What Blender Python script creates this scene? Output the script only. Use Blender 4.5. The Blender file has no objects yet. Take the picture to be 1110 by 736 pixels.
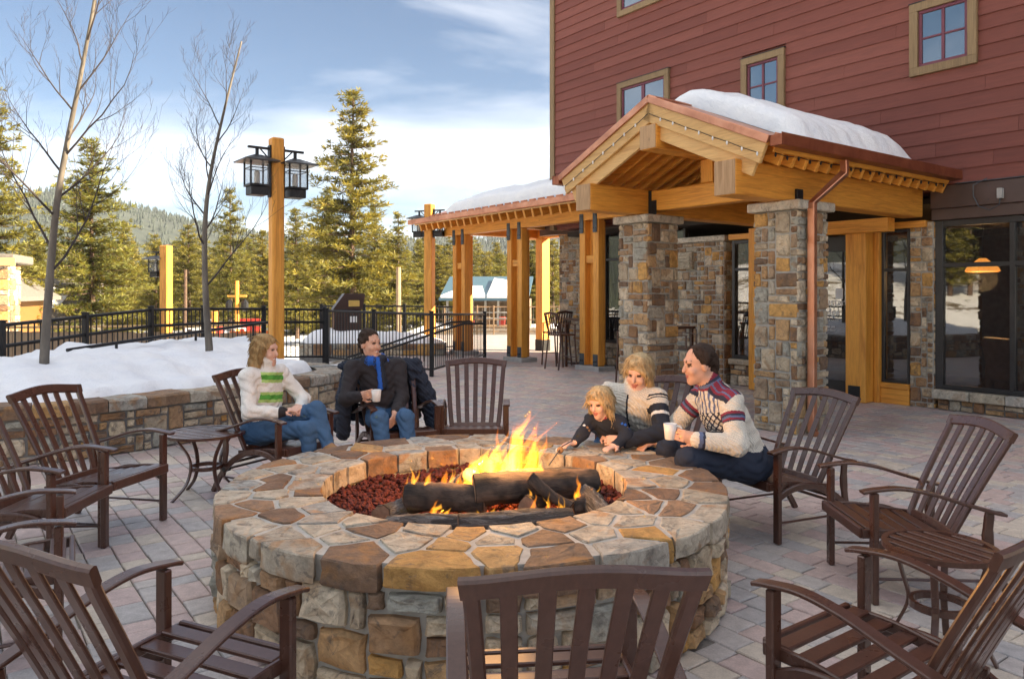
import bpy, bmesh, math, random
import numpy as np
from mathutils import Vector, Matrix, Quaternion
R = math.radians
scn = bpy.context.scene
C = scn.collection
# ---------------------------------------------------------------- camera, sky, sun, exposure
cam = bpy.data.cameras.new('camera'); camo = bpy.data.objects.new('camera', cam); C.objects.link(camo)
camo.location = (0, 0, 1.6); camo.rotation_euler = (R(90), 0, 0)
cam.sensor_width = 36; cam.lens = 820 / 1110 * 36; cam.shift_y = -51 / 1110
cam.clip_start = 0.05; cam.clip_end = 6000
scn.camera = camo
SUN_AZ = math.atan2(0.985, -0.13); SUN_EL = R(25)
sd = Vector((math.sin(SUN_AZ) * math.cos(SUN_EL), math.cos(SUN_AZ) * math.cos(SUN_EL), math.sin(SUN_EL)))
sl = bpy.data.lights.new('sun', 'SUN'); sl.energy = 4.6; sl.angle = R(0.55); sl.color = (1.0, 0.82, 0.56)
so = bpy.data.objects.new('sun', sl); C.objects.link(so); so.rotation_euler = (-sd).to_track_quat('-Z', 'Y').to_euler(); so.location = (30, -8, 30)
W = bpy.data.worlds.new('World'); scn.world = W; W.use_nodes = True
nt = W.node_tree; nt.nodes.clear()
def wn(t, **k):
    n = nt.nodes.new(t)
    for a, b in k.items(): setattr(n, a, b)
    return n
def wm(op, a, b=None):
    n = wn('ShaderNodeMath', operation=op)
    for i, x in enumerate((a, b)):
        if x is None: continue
        if hasattr(x, 'is_output'): nt.links.new(x, n.inputs[i])
        else: n.inputs[i].default_value = x
    return n.outputs[0]
out = wn('ShaderNodeOutputWorld'); bg = wn('ShaderNodeBackground'); bg.inputs[1].default_value = 0.11
sky = wn('ShaderNodeTexSky', sky_type='NISHITA', sun_disc=False, sun_elevation=SUN_EL, sun_rotation=SUN_AZ, altitude=1900, air_density=1.0, dust_density=0.05, ozone_density=1.0)
tc = wn('ShaderNodeTexCoord'); sep = wn('ShaderNodeSeparateXYZ'); nt.links.new(tc.outputs['Generated'], sep.inputs[0])
zz = wm('ADD', wm('MAXIMUM', sep.outputs[2], 0.0), 0.16)
cmb = wn('ShaderNodeCombineXYZ'); nt.links.new(wm('DIVIDE', sep.outputs[0], zz), cmb.inputs[0]); nt.links.new(wm('DIVIDE', sep.outputs[1], zz), cmb.inputs[1])
mp = wn('ShaderNodeMapping'); nt.links.new(cmb.outputs[0], mp.inputs[0]); mp.inputs['Scale'].default_value = (0.55, 1.0, 1.0); mp.inputs['Location'].default_value = (2.0, 1.2, 0); mp.inputs['Rotation'].default_value = (0, 0, R(-20))
n1 = wn('ShaderNodeTexNoise'); n1.inputs['Scale'].default_value = 1.15; n1.inputs['Detail'].default_value = 9; n1.inputs['Roughness'].default_value = 0.52; n1.inputs['Distortion'].default_value = 0.5
nt.links.new(mp.outputs[0], n1.inputs[0])
cr = wn('ShaderNodeValToRGB'); cr.color_ramp.elements[0].position = 0.41; cr.color_ramp.elements[1].position = 0.98
nt.links.new(n1.outputs[0], cr.inputs[0])
# cloud brightness follows the standard overcast law: (1 + 2 sin elevation) / 3
cl = wn('ShaderNodeVectorMath', operation='SCALE'); cl.inputs[0].default_value = (1.0, .94, .855)
nt.links.new(wm('MULTIPLY', wm('ADD', wm('MULTIPLY', wm('MAXIMUM', sep.outputs[2], 0.0), 2.0), 1.0), 18.0 / 3), cl.inputs['Scale'])
mx = wn('ShaderNodeMix', data_type='RGBA'); nt.links.new(cl.outputs[0], mx.inputs['B'])
sk = wn('ShaderNodeVectorMath', operation='SCALE'); sk.inputs['Scale'].default_value = 0.30; nt.links.new(sky.outputs[0], sk.inputs[0])
nt.links.new(wm('MULTIPLY', cr.outputs[0], 0.54), mx.inputs[0]); nt.links.new(sk.outputs[0], mx.inputs['A'])
nt.links.new(mx.outputs['Result'], bg.inputs[0]); nt.links.new(bg.outputs[0], out.inputs[0])
vs = scn.view_settings; vs.view_transform = 'Standard'; vs.look = 'None'; vs.exposure = 2.42; vs.gamma = 1; vs.use_curve_mapping = False
cy = scn.cycles; cy.use_denoising = True; cy.max_bounces = 8; cy.transparent_max_bounces = 12; cy.volume_bounces = 0; cy.caustics_reflective = False; cy.caustics_refractive = False
cy.sample_clamp_indirect = 6.0
rnd = random.Random(7)

# ---------------------------------------------------------------- materials
MATS = {}
class NB:
    """small node-building helper"""
    def __init__(s, name):
        s.m = bpy.data.materials.new(name); s.m.use_nodes = True; s.t = s.m.node_tree; s.b = s.t.nodes['Principled BSDF']; MATS[name] = s.m
    def n(s, t, **k):
        n = s.t.nodes.new(t)
        for a, b in k.items(): setattr(n, a, b)
        return n
    def l(s, a, b): s.t.links.new(a, b)
    def inp(s, sock, v):
        if hasattr(v, 'is_output'): s.l(v, sock)
        else: sock.default_value = v
    def coord(s, scale=(1, 1, 1), kind='Object', rot=(0, 0, 0)):
        c = s.n('ShaderNodeTexCoord'); m = s.n('ShaderNodeMapping'); s.l(c.outputs[kind], m.inputs[0]); m.inputs['Scale'].default_value = scale; m.inputs['Rotation'].default_value = rot
        return m.outputs[0]
    def pos(s, scale=(1, 1, 1), rot=(0, 0, 0)):
        c = s.n('ShaderNodeNewGeometry'); m = s.n('ShaderNodeMapping'); s.l(c.outputs['Position'], m.inputs[0]); m.inputs['Scale'].default_value = scale; m.inputs['Rotation'].default_value = rot
        return m.outputs[0]
    def noise(s, vec, scale, detail=4, rough=.55, dist=0):
        n = s.n('ShaderNodeTexNoise'); s.l(vec, n.inputs[0]); n.inputs['Scale'].default_value = scale; n.inputs['Detail'].default_value = detail; n.inputs['Roughness'].default_value = rough; n.inputs['Distortion'].default_value = dist
        return n.outputs[0]
    def ramp(s, fac, stops, interp='LINEAR'):
        n = s.n('ShaderNodeValToRGB'); s.l(fac, n.inputs[0]); e = n.color_ramp.elements; n.color_ramp.interpolation = interp
        while len(e) < len(stops): e.new(0.5)
        for i, (p, c) in enumerate(stops):
            e[i].position = p; e[i].color = (c[0], c[1], c[2], 1) if not isinstance(c, (int, float)) else (c, c, c, 1)
        return n.outputs[0]
    def mix(s, f, a, b, mode='MIX'):
        n = s.n('ShaderNodeMix', data_type='RGBA', blend_type=mode)
        for k, v in ((n.inputs[0], f), (n.inputs['A'], a), (n.inputs['B'], b)):
            if hasattr(v, 'is_output'): s.l(v, k)
            else: k.default_value = v if isinstance(v, (int, float)) else (v[0], v[1], v[2], 1)
        return n.outputs['Result']
    def math(s, op, a, b=0.0, c=0.0):
        n = s.n('ShaderNodeMath', operation=op); s.inp(n.inputs[0], a); s.inp(n.inputs[1], b); s.inp(n.inputs[2], c); return n.outputs[0]
    def attr(s, name='rnd'):
        n = s.n('ShaderNodeAttribute', attribute_name=name); return n.outputs['Fac']
    def rand(s):
        n = s.n('ShaderNodeObjectInfo'); return n.outputs['Random']
    def bump(s, h, strength=.3, dist=.01):
        n = s.n('ShaderNodeBump'); s.l(h, n.inputs['Height']); n.inputs['Strength'].default_value = strength; n.inputs['Distance'].default_value = dist; s.l(n.outputs[0], s.b.inputs['Normal'])
    def col(s, c): s.inp(s.b.inputs['Base Color'], c if hasattr(c, 'is_output') else (c[0], c[1], c[2], 1))
    def rough(s, r): s.inp(s.b.inputs['Roughness'], r)
    def metal(s, r): s.inp(s.b.inputs['Metallic'], r)

def simple(name, col, rough=.6, metal=0, var=.25, scale=6, bump=.15, bdist=.004, bscale=None):
    b = NB(name); v = b.coord(); f = b.noise(v, scale)
    d = tuple(x * (1 - var) for x in col); l = tuple(min(1, x * (1 + var)) for x in col)
    b.col(b.ramp(f, [(.3, d), (.7, l)])); b.rough(rough); b.metal(metal)
    if bump: b.bump(b.noise(v, bscale or scale * 8), bump, bdist)
    return b.m

def wood(name, axis, dark, light, rough=.55):
    sc = [7, 7, 7]; sc[axis] = .45
    b = NB(name); v = b.coord(tuple(sc)); f = b.noise(v, 2.6, 6, .6, 1.2)
    v2 = b.coord(tuple(x * 4 for x in sc)); g = b.noise(v2, 3, 3)
    kn = b.n('ShaderNodeTexVoronoi'); b.l(b.coord(tuple(2.4 if i != axis else 1.1 for i in range(3))), kn.inputs[0]); kn.inputs['Scale'].default_value = 1.6
    k = b.ramp(kn.outputs['Distance'], [(.0, 0.25), (.055, 1)])
    c = b.ramp(f, [(.25, dark), (.55, light), (.8, tuple(x * .8 for x in light))])
    c = b.mix(.35, c, b.ramp(g, [(.3, .45), (.7, 1.0)]), 'MULTIPLY'); c = b.mix(.7, c, k, 'MULTIPLY')
    b.col(b.mix(.3, c, b.ramp(b.rand(), [(0, (.55, .5, .45)), (1, (1, 1, 1))]), 'MULTIPLY')); b.rough(rough); b.bump(f, .12, .004)
    return b.m
for i, ax in enumerate('xyz'): wood('timber_' + ax, i, (.58, .205, .024), (.92, .415, .062))
for i, ax in enumerate('xyz'): wood('pale_timber_' + ax, i, (.54, .30, .10), (.76, .48, .19))
for i, ax in enumerate('xyz'): wood('house_timber_' + ax, i, (.20, .085, .022), (.34, .16, .045))
wood('end_grain', 2, (.34, .20, .10), (.55, .36, .20), .8)
wood('trim_wood', 2, (.19, .125, .062), (.30, .205, .105), .7)

STONES = [(0, (0.330, 0.265, 0.185)), (.10, (0.462, 0.375, 0.258)), (.18, (0.286, 0.200, 0.125)), (.27, (0.396, 0.245, 0.116)), (.36, (0.363, 0.320, 0.249)), (.44, (0.204, 0.115, 0.062)), (.52, (0.462, 0.260, 0.082)), (.58, (0.517, 0.430, 0.310)), (.66, (0.286, 0.275, 0.228)), (.74, (0.297, 0.180, 0.095)), (.82, (0.418, 0.335, 0.228)), (.90, (0.165, 0.105, 0.065)), (.96, (0.484, 0.400, 0.288))]
def stone_mat(name, stops, k=1.0, rust=.35):
    b = NB(name); v = b.coord(); r = b.attr('rnd')
    c = b.ramp(r, [(p, tuple(x * k for x in q)) for p, q in stops], 'CONSTANT')
    sh = b.n('ShaderNodeVectorMath', operation='ADD'); b.l(v, sh.inputs[0]); cx = b.n('ShaderNodeCombineXYZ'); b.l(b.math('MULTIPLY', r, 37.0), cx.inputs[0]); b.l(b.math('MULTIPLY', r, 91.0), cx.inputs[2]); b.l(cx.outputs[0], sh.inputs[1]); v = sh.outputs[0]
    f = b.noise(v, 9, 6, .65, .6); g = b.noise(v, 38, 5, .7); h = b.noise(v, 5, 3, .5, 1.0)
    c = b.mix(.75, c, b.ramp(f, [(.28, .36), (.5, .95), (.72, 1.35)]), 'MULTIPLY')
    c = b.mix(b.math('MULTIPLY', b.ramp(h, [(.54, 0), (.66, 1)]), rust), c, (.34, .165, .05))
    c = b.mix(b.math('MULTIPLY', b.ramp(b.noise(v, 12, 6, .7, 1.2), [(.54, 0), (.64, 1)]), .62), c, (.10, .085, .075))
    c = b.mix(.5, c, b.ramp(g, [(.3, .6), (.7, 1.25)]), 'MULTIPLY')
    b.col(c); b.rough(.82); b.bump(b.math('ADD', f, b.math('MULTIPLY', g, .5)), .85, .018)
    return b.m
stone_mat('wall_stone', STONES, 1.32, .5)
FLAG = [(0, (.40, .345, .265)), (.10, (.46, .40, .31)), (.20, (.19, .115, .07)), (.30, (.36, .325, .27)), (.39, (.45, .27, .105)), (.47, (.41, .375, .315)), (.56, (.29, .18, .105)), (.66, (.46, .405, .315)), (.75, (.33, .34, .32)), (.83, (.22, .14, .085)), (.90, (.38, .33, .25)), (.95, (.45, .25, .075))]
stone_mat('flag_stone', FLAG, 1.02, .6)
simple('mortar', (.42, .40, .36), .95, 0, .2, 14, .5, .006, 90)
simple('dark_mortar', (.20, .19, .175), .95, 0, .25, 14, .5, .006, 90)
stone_mat('cap_stone', [(0, (.50, .43, .32)), (.3, (.56, .50, .40)), (.6, (.42, .30, .18)), (.8, (.55, .51, .44))], 1.0, .3)
PAVES = [(0, (0.412, 0.323, 0.301)), (.14, (0.347, 0.326, 0.318)), (.28, (0.439, 0.384, 0.322)), (.40, (0.388, 0.303, 0.288)), (.54, (0.378, 0.347, 0.329)), (.66, (0.446, 0.391, 0.329)), (.76, (0.419, 0.330, 0.305)), (.88, (0.327, 0.313, 0.312))]
b = NB('paver'); v = b.coord(); r = b.attr('rnd'); c = b.ramp(r, [(p, tuple(x * 1.3 for x in q)) for p, q in PAVES], 'CONSTANT')
f = b.noise(v, 16, 5, .6); g = b.noise(v, 110, 3, .7); big = b.noise(v, .9, 6, .6, .6)
c = b.mix(.5, c, b.ramp(f, [(.3, .62), (.7, 1.25)]), 'MULTIPLY'); c = b.mix(.4, c, b.ramp(g, [(.3, .6), (.7, 1.3)]), 'MULTIPLY'); c = b.mix(.35, c, b.ramp(big, [(.30, .55), (.48, 1.0), (.7, 1.12)]), 'MULTIPLY')
b.col(c); b.rough(b.ramp(big, [(.35, .42), (.7, .62)])); b.bump(b.math('ADD', f, g), .3, .005)
simple('joint_sand', (.21, .19, .165), .95, 0, .3, 20, .4, .004, 120)
b = NB('far_paving'); v = b.pos((1, 1, 1), (0, 0, R(53.45))); bt = b.n('ShaderNodeTexBrick'); b.l(v, bt.inputs[0])
bt.inputs['Scale'].default_value = 1; bt.inputs['Brick Width'].default_value = .21; bt.inputs['Row Height'].default_value = .155; bt.inputs['Mortar Size'].default_value = .006; bt.inputs['Mortar'].default_value = (.17, .155, .14, 1)
bt.inputs['Color1'].default_value = (.43, .33, .31, 1); bt.inputs['Color2'].default_value = (.39, .375, .35, 1)
b.col(b.mix(.4, bt.outputs[0], b.ramp(b.noise(v, 3, 4), [(.3, .6), (.7, 1.2)]), 'MULTIPLY')); b.rough(.75)

b = NB('snow'); v = b.pos(); b.col(b.mix(b.ramp(b.noise(v, 22, 4, .7), [(.66, 0), (.78, .45)]), b.ramp(b.noise(v, 3, 5), [(.3, (.80, .82, .86)), (.7, (.90, .905, .91))]), (.60, .57, .53))); b.rough(.6); b.bump(b.math('ADD', b.noise(v, 7, 5, .6), b.math('MULTIPLY', b.noise(v, 45, 4), .3)), .5, .05)
b = NB('siding'); v = b.coord((.7, 8, 8)); r = b.rand(); f = b.noise(v, 3, 6, .65, .8)
c = b.ramp(r, [(0, (.165, .043, .029)), (.5, (.192, .053, .036)), (1, (.22, .066, .046))]); c = b.mix(.45, c, b.ramp(f, [(.3, .6), (.7, 1.2)]), 'MULTIPLY')
vk = b.coord((3, 8, 8)); k = b.noise(vk, 2.2, 2); c = b.mix(b.ramp(k, [(.70, 0), (.76, .5)]), c, (.10, .035, .03)); b.col(c); b.rough(.68); b.bump(f, .25, .005)
simple('brown_band', (.085, .052, .042), .5, 0, .2, 3, .1)
simple('window_paint', (.15, .035, .055), .45, 0, .15, 4, .05)
simple('bronze_frame', (.040, .038, .038), .4, .3, .2, 4, .05)
b = NB('glass'); b.col((.02, .025, .03)); b.rough(.015); b.b.inputs['Alpha'].default_value = .45; b.b.inputs['IOR'].default_value = 3.0
b = NB('sky_glass'); b.col((.05, .09, .13)); v = b.coord(); b.rough(.03); b.b.inputs['IOR'].default_value = 2.6; b.bump(b.noise(v, 2.2, 2), .04, .01)
simple('blind', (.55, .58, .60), .8, 0, .1, 5, 0)
b = NB('copper'); v = b.coord((1, 1, 1)); f = b.noise(v, 3, 5, .6, .6); b.col(b.ramp(f, [(.25, (.40, .145, .075)), (.5, (.60, .27, .16)), (.75, (.68, .36, .24))])); b.metal(.85); b.rough(b.ramp(f, [(.3, .28), (.7, .48)])); b.bump(b.noise(v, 9, 3), .1, .004)
b = NB('dark_copper'); v = b.coord((1, 1, 1)); f = b.noise(v, 4, 5, .6, .6); b.col(b.ramp(f, [(.25, (.22, .065, .032)), (.75, (.42, .15, .075))])); b.metal(.7); b.rough(.42); b.bump(b.noise(v, 9, 3), .1, .004)
simple('black_iron', (.018, .018, .020), .45, .4, .25, 8, .1)
simple('steel_plate', (.075, .085, .095), .5, .5, .25, 10, .15)
b = NB('chair_metal'); v = b.coord((30, 30, 4)); f = b.noise(v, 2, 4, .6); r = b.rand()
c = b.ramp(f, [(.25, (.060, .024, .015)), (.75, (.100, .044, .029))]); b.col(b.mix(.2, c, b.ramp(r, [(0, .6), (1, 1)]), 'MULTIPLY')); b.rough(b.ramp(b.noise(b.coord(), 5, 4), [(.3, .24), (.7, .38)])); b.bump(f, .06, .002); b.b.inputs['Coat Weight'].default_value = .3; b.b.inputs['Coat Roughness'].default_value = .3
simple('lava', (.10, .021, .017), .92, 0, .5, 25, .8, .02, 60)
b = NB('ember_bark'); v = b.coord((1, 1, .16)); f = b.noise(v, 34, 6, .7, 1.2); h = b.noise(b.coord(), 4, 3)
c = b.ramp(f, [(.3, (.035, .030, .028)), (.5, (.12, .108, .10)), (.70, (.42, .39, .36))]); b.col(b.mix(b.ramp(h, [(.56, 0), (.74, .75)]), c, (.012, .010, .009))); b.rough(.9); b.bump(f, 1.0, .05)
b = NB('split_log'); v = b.coord((1, 1, .2)); f = b.noise(v, 16, 6, .7, 1.0); h = b.noise(b.coord(), 5, 3); c = b.ramp(f, [(.3, (.030, .020, .016)), (.7, (.16, .105, .075))]); b.col(b.mix(b.ramp(h, [(.44, 0), (.60, .92)]), c, (.013, .010, .009))); b.rough(.85); b.bump(f, .7, .02)
simple('sawn_end', (.28, .165, .105), .85, 0, .35, 18, .3)
def flame(name, col, st):
    m = bpy.data.materials.new(name); m.use_nodes = True; t = m.node_tree; t.nodes.clear()
    o = t.nodes.new('ShaderNodeOutputMaterial'); e = t.nodes.new('ShaderNodeEmission'); e.inputs[0].default_value = (*col, 1); e.inputs[1].default_value = st; t.links.new(e.outputs[0], o.inputs['Volume']); MATS[name] = m
flame('flame_core', (1.0, .40, .03), 17); flame('flame_mid', (1.0, .27, .012), 15); flame('flame_tip', (1.0, .19, .008), 12)
def emis(name, col, st):
    b = NB(name); b.col(col); b.b.inputs['Emission Color'].default_value = (*col, 1); b.b.inputs['Emission Strength'].default_value = st
emis('lamp_glow', (1.0, .36, .06), .5)
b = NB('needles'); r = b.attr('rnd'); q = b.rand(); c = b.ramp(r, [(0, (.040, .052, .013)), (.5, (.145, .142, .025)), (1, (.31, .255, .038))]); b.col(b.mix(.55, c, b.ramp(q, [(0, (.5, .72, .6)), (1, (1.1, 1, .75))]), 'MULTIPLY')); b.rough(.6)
tr = b.n('ShaderNodeBsdfTranslucent'); tr.inputs[0].default_value = (.36, .27, .03, 1); ms = b.n('ShaderNodeMixShader'); ms.inputs[0].default_value = .28
b.l(b.b.outputs[0], ms.inputs[1]); b.l(tr.outputs[0], ms.inputs[2]); b.l(ms.outputs[0], b.t.nodes['Material Output'].inputs[0])
b = NB('far_needles'); r = b.attr('rnd'); b.col(b.ramp(r, [(0, (.030, .045, .042)), (.5, (.045, .060, .048)), (1, (.085, .088, .045))])); b.rough(.8)
simple('pine_bark', (.10, .062, .042), .9, 0, .4, 8, .6, .02, 20)
b = NB('young_bark'); v = b.coord((1, 1, .25)); f = b.noise(v, 9, 5, .6); b.col(b.ramp(f, [(.3, (.085, .072, .060)), (.7, (.19, .165, .135))])); b.rough(.8); b.bump(f, .3, .01)
simple('twig_bark', (.045, .034, .032), .8, 0, .3, 6, .2)
simple('tan_board', (.30, .205, .125), .8, 0, .2, 3, .2)
simple('roof_grey', (.16, .145, .13), .9, 0, .2, 12, .3)
b = NB('blue_metal'); b.col((.07, .14, .19)); b.rough(.4); b.metal(.2)
simple('bin_brown', (.055, .028, .022), .4, .2, .2, 4, .05)
simple('sign_paint', (.60, .40, .10), .6, 0, .1, 4, 0)
simple('white_paint', (.75, .75, .74), .5, 0, .06, 4, 0)
simple('red_paint', (.55, .05, .03), .5, 0, .15, 4, 0)
simple('orange_paint', (.75, .17, .02), .5, 0, .12, 4, 0)
simple('concrete', (.38, .37, .35), .9, 0, .15, 6, .2)
simple('dirt', (.13, .10, .07), .95, 0, .35, 3, .4, .03, 14)
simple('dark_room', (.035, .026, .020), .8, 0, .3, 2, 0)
simple('tan_leather', (.30, .15, .07), .5, 0, .2, 6, .1)
# ---------------------------------------------------------------- helpers
def link(name, me, parent=None):
    o = bpy.data.objects.new(name, me); C.objects.link(o)
    if parent is not None: o.parent = parent
    return o
def tag(o, label=None, cat=None, group=None, kind=None):
    for k, v in (('label', label), ('category', cat), ('group', group), ('kind', kind)):
        if v: o[k] = v
    return o
def thing(name, label, cat, loc=(0, 0, 0), rotz=0, group=None):
    o = bpy.data.objects.new(name, None); C.objects.link(o); o.location = loc; o.rotation_euler = (0, 0, rotz); o.empty_display_size = .2
    return tag(o, label, cat, group)
def M_(m): return MATS[m] if isinstance(m, str) else m
def mk(name, vf, mat, parent=None, rn=None, mi=None, smooth=False):
    v, f = vf
    me = bpy.data.meshes.new(name); me.from_pydata([tuple(p) for p in v], [], f)
    for m in (mat if isinstance(mat, (list, tuple)) else [mat]): me.materials.append(M_(m))
    if mi is not None: me.polygons.foreach_set('material_index', mi)
    if rn is not None:
        a = me.attributes.new('rnd', 'FLOAT', 'FACE'); a.data.foreach_set('value', rn if hasattr(rn, '__len__') else [rn] * len(f))
    if smooth: me.polygons.foreach_set('use_smooth', [True] * len(me.polygons))
    me.update()
    return link(name, me, parent)
class MB:
    def __init__(s): s.v = []; s.f = []; s.r = []; s.m = []
    def add(s, vf, r=0.0, m=0):
        n = len(s.v); s.v += list(vf[0]); s.f += [tuple(i + n for i in q) for q in vf[1]]; s.r += [r] * len(vf[1]); s.m += [m] * len(vf[1]); return s
    def build(s, name, mat, parent=None, smooth=False): return mk(name, (s.v, s.f), mat, parent, s.r, s.m, smooth)
def cbox(x0, x1, y0, y1, z0, z1, c=.004):
    if x0 > x1: x0, x1 = x1, x0
    if y0 > y1: y0, y1 = y1, y0
    if z0 > z1: z0, z1 = z1, z0
    c = min(c, (x1 - x0) * .3, (y1 - y0) * .3, (z1 - z0) * .3)
    X = (x0, x1); Y = (y0, y1); Z = (z0, z1); v = []; ix = {}
    for i in (0, 1):
        for j in (0, 1):
            for k in (0, 1):
                a = c if i == 0 else -c; b_ = c if j == 0 else -c; d = c if k == 0 else -c
                for ax, p in ((0, (X[i], Y[j] + b_, Z[k] + d)), (1, (X[i] + a, Y[j], Z[k] + d)), (2, (X[i] + a, Y[j] + b_, Z[k]))):
                    ix[(i, j, k, ax)] = len(v); v.append(p)
    f = []
    for ax in range(3):
        o = [q for q in range(3) if q != ax]
        for s in (0, 1):
            q = []
            for a, b_ in ((0, 0), (1, 0), (1, 1), (0, 1)):
                t = [0, 0, 0]; t[ax] = s; t[o[0]] = a; t[o[1]] = b_; q.append(ix[(*t, ax)])
            flip = (s == 0) ^ (ax == 1); f.append(tuple(reversed(q)) if flip else tuple(q))
    for ax in range(3):
        o = [q for q in range(3) if q != ax]
        for a in (0, 1):
            for b_ in (0, 1):
                q = []
                for s, w in ((0, o[0]), (1, o[0]), (1, o[1]), (0, o[1])):
                    t = [0, 0, 0]; t[ax] = s; t[o[0]] = a; t[o[1]] = b_; q.append(ix[(*t, w)])
                f.append(tuple(q) if (a == b_) ^ (ax == 1) else tuple(reversed(q)))
    for i in (0, 1):
        for j in (0, 1):
            for k in (0, 1):
                q = [ix[(i, j, k, 0)], ix[(i, j, k, 1)], ix[(i, j, k, 2)]]; f.append(tuple(q) if (i + j + k) % 2 else tuple(reversed(q)))
    return v, f
def xf(vf, M): return [M @ Vector(p) for p in vf[0]], vf[1]
def sweep(path, side, w, t, c=.25, taper=None):
    """flat bar of width w (along side) and thickness t along a path, with chamfered edges"""
    P = [Vector(p) for p in path]; n = len(P); v = []; f = []; S0 = Vector(side).normalized()
    for i, p in enumerate(P):
        T = (P[min(i + 1, n - 1)] - P[max(i - 1, 0)]).normalized(); S = (S0 - T * S0.dot(T)).normalized(); N = T.cross(S)
        k = taper[i] if taper else 1; a = w / 2 * k; b_ = t / 2 * (k if t > w * .6 else 1); e = min(a, b_) * c * 2
        for x, y in ((a, b_ - e), (a - e, b_), (-a + e, b_), (-a, b_ - e), (-a, -b_ + e), (-a + e, -b_), (a - e, -b_), (a, -b_ + e)): v.append(p + S * x + N * y)
    for i in range(n - 1):
        for j in range(8): f.append((i * 8 + j, i * 8 + (j + 1) % 8, i * 8 + 8 + (j + 1) % 8, i * 8 + 8 + j))
    f.append(tuple(range(7, -1, -1))); f.append(tuple((n - 1) * 8 + j for j in range(8)))
    return v, f
def tube(path, radii, seg=8, cap=True):
    P = [Vector(p) for p in path]; n = len(P); v = []; f = []
    if not hasattr(radii, '__len__'): radii = [radii] * n
    up = Vector((0, 0, 1)); T0 = (P[1] - P[0]).normalized()
    S = T0.cross(up if abs(T0.z) < .9 else Vector((1, 0, 0))).normalized()
    for i, p in enumerate(P):
        T = (P[min(i + 1, n - 1)] - P[max(i - 1, 0)]).normalized(); S = (S - T * S.dot(T)).normalized(); N = T.cross(S)
        for j in range(seg):
            a = 2 * math.pi * j / seg; v.append(p + (S * math.cos(a) + N * math.sin(a)) * radii[i])
    for i in range(n - 1):
        for j in range(seg): f.append((i * seg + j, i * seg + (j + 1) % seg, i * seg + seg + (j + 1) % seg, i * seg + seg + j))
    if cap: f.append(tuple(range(seg - 1, -1, -1))); f.append(tuple((n - 1) * seg + j for j in range(seg)))
    return v, f
def lathe(prof, seg=20, c=(0, 0)):
    v = []; f = []
    for r, z in prof:
        for j in range(seg):
            a = 2 * math.pi * j / seg; v.append((c[0] + r * math.cos(a), c[1] + r * math.sin(a), z))
    for i in range(len(prof) - 1):
        for j in range(seg): f.append((i * seg + j, i * seg + (j + 1) % seg, i * seg + seg + (j + 1) % seg, i * seg + seg + j))
    f.append(tuple(range(seg - 1, -1, -1))); f.append(tuple((len(prof) - 1) * seg + j for j in range(seg)))
    return v, f
def pack(nx, ny, rg, sizes):
    """fill an nx x ny grid of units with random rectangles"""
    occ = [[False] * nx for _ in range(ny)]; out_ = []
    for y in range(ny):
        for x in range(nx):
            if occ[y][x]: continue
            for t in range(8):
                w, h = rg.choice(sizes) if t < 7 else (1, 1)
                if x + w <= nx and y + h <= ny and not any(occ[y + j][x + i] for i in range(w) for j in range(h)): break
            for i in range(w):
                for j in range(h): occ[y + j][x + i] = True
            out_.append((x, y, x + w, y + h))
    return out_
def stone(s0, t0, s1, t1, fn, rg, gap=.007, proud=.02, back=-.03, jit=.012, rough=.006):
    """one rubble stone: a jittered rectangle in (s,t) raised along n; fn maps (s,t,n) to space"""
    s0 += gap; t0 += gap; s1 -= gap; t1 -= gap; w = s1 - s0; h = t1 - t0; j = min(jit, w * .14, h * .14); J = lambda: rg.uniform(-j, j * .25)
    c = min(w, h) * rg.uniform(.05, .15)
    ps = [(s0 + c, t0 - J()), ((s0 + s1) / 2, t0 - J() * .6), (s1 - c, t0 - J()), (s1 + J(), t0 + c), (s1 + J() * .6, (t0 + t1) / 2), (s1 + J(), t1 - c), (s1 - c, t1 + J()), ((s0 + s1) / 2, t1 + J() * .6), (s0 + c, t1 + J()), (s0 - J(), t1 - c), (s0 - J() * .6, (t0 + t1) / 2), (s0 - J(), t0 + c)]
    cx = (s0 + s1) / 2; cyy = (t0 + t1) / 2; b_ = min(.016, min(w, h) * .16); pr = proud * rg.uniform(.55, 1.35); tl = rg.uniform(-1, 1) * rough * 1.2; tm = rg.uniform(-1, 1) * rough * 1.2
    v = [fn(p[0], p[1], back) for p in ps] + [fn(p[0], p[1], pr * .35) for p in ps]; ins = []
    for p in ps:
        d = math.hypot(p[0] - cx, p[1] - cyy) or 1; k = (d - b_) / d; q = (cx + (p[0] - cx) * k, cyy + (p[1] - cyy) * k)
        v.append(fn(q[0], q[1], pr + rg.uniform(-rough, rough) * .5 + tl * (q[0] - cx) / w * 2 + tm * (q[1] - cyy) / h * 2))
    for p in ps:
        q = (cx + (p[0] - cx) * .5 + rg.uniform(-.1, .1) * w * .3, cyy + (p[1] - cyy) * .5); v.append(fn(q[0], q[1], pr + rg.uniform(-rough, rough) + tl * (q[0] - cx) / w * 2))
    v.append(fn(cx, cyy, pr + rg.uniform(-rough, rough))); f = []
    for r_ in range(3):
        for i in range(12): f.append((r_ * 12 + i, r_ * 12 + (i + 1) % 12, r_ * 12 + 12 + (i + 1) % 12, r_ * 12 + 12 + i))
    for i in range(12): f.append((36 + i, 36 + (i + 1) % 12, 48))
    return v, f
SZ = [(1, 1), (2, 1), (2, 1), (3, 1), (2, 2), (3, 2), (2, 2), (1, 2), (4, 2), (3, 1), (2, 3), (1, 1)]
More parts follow.
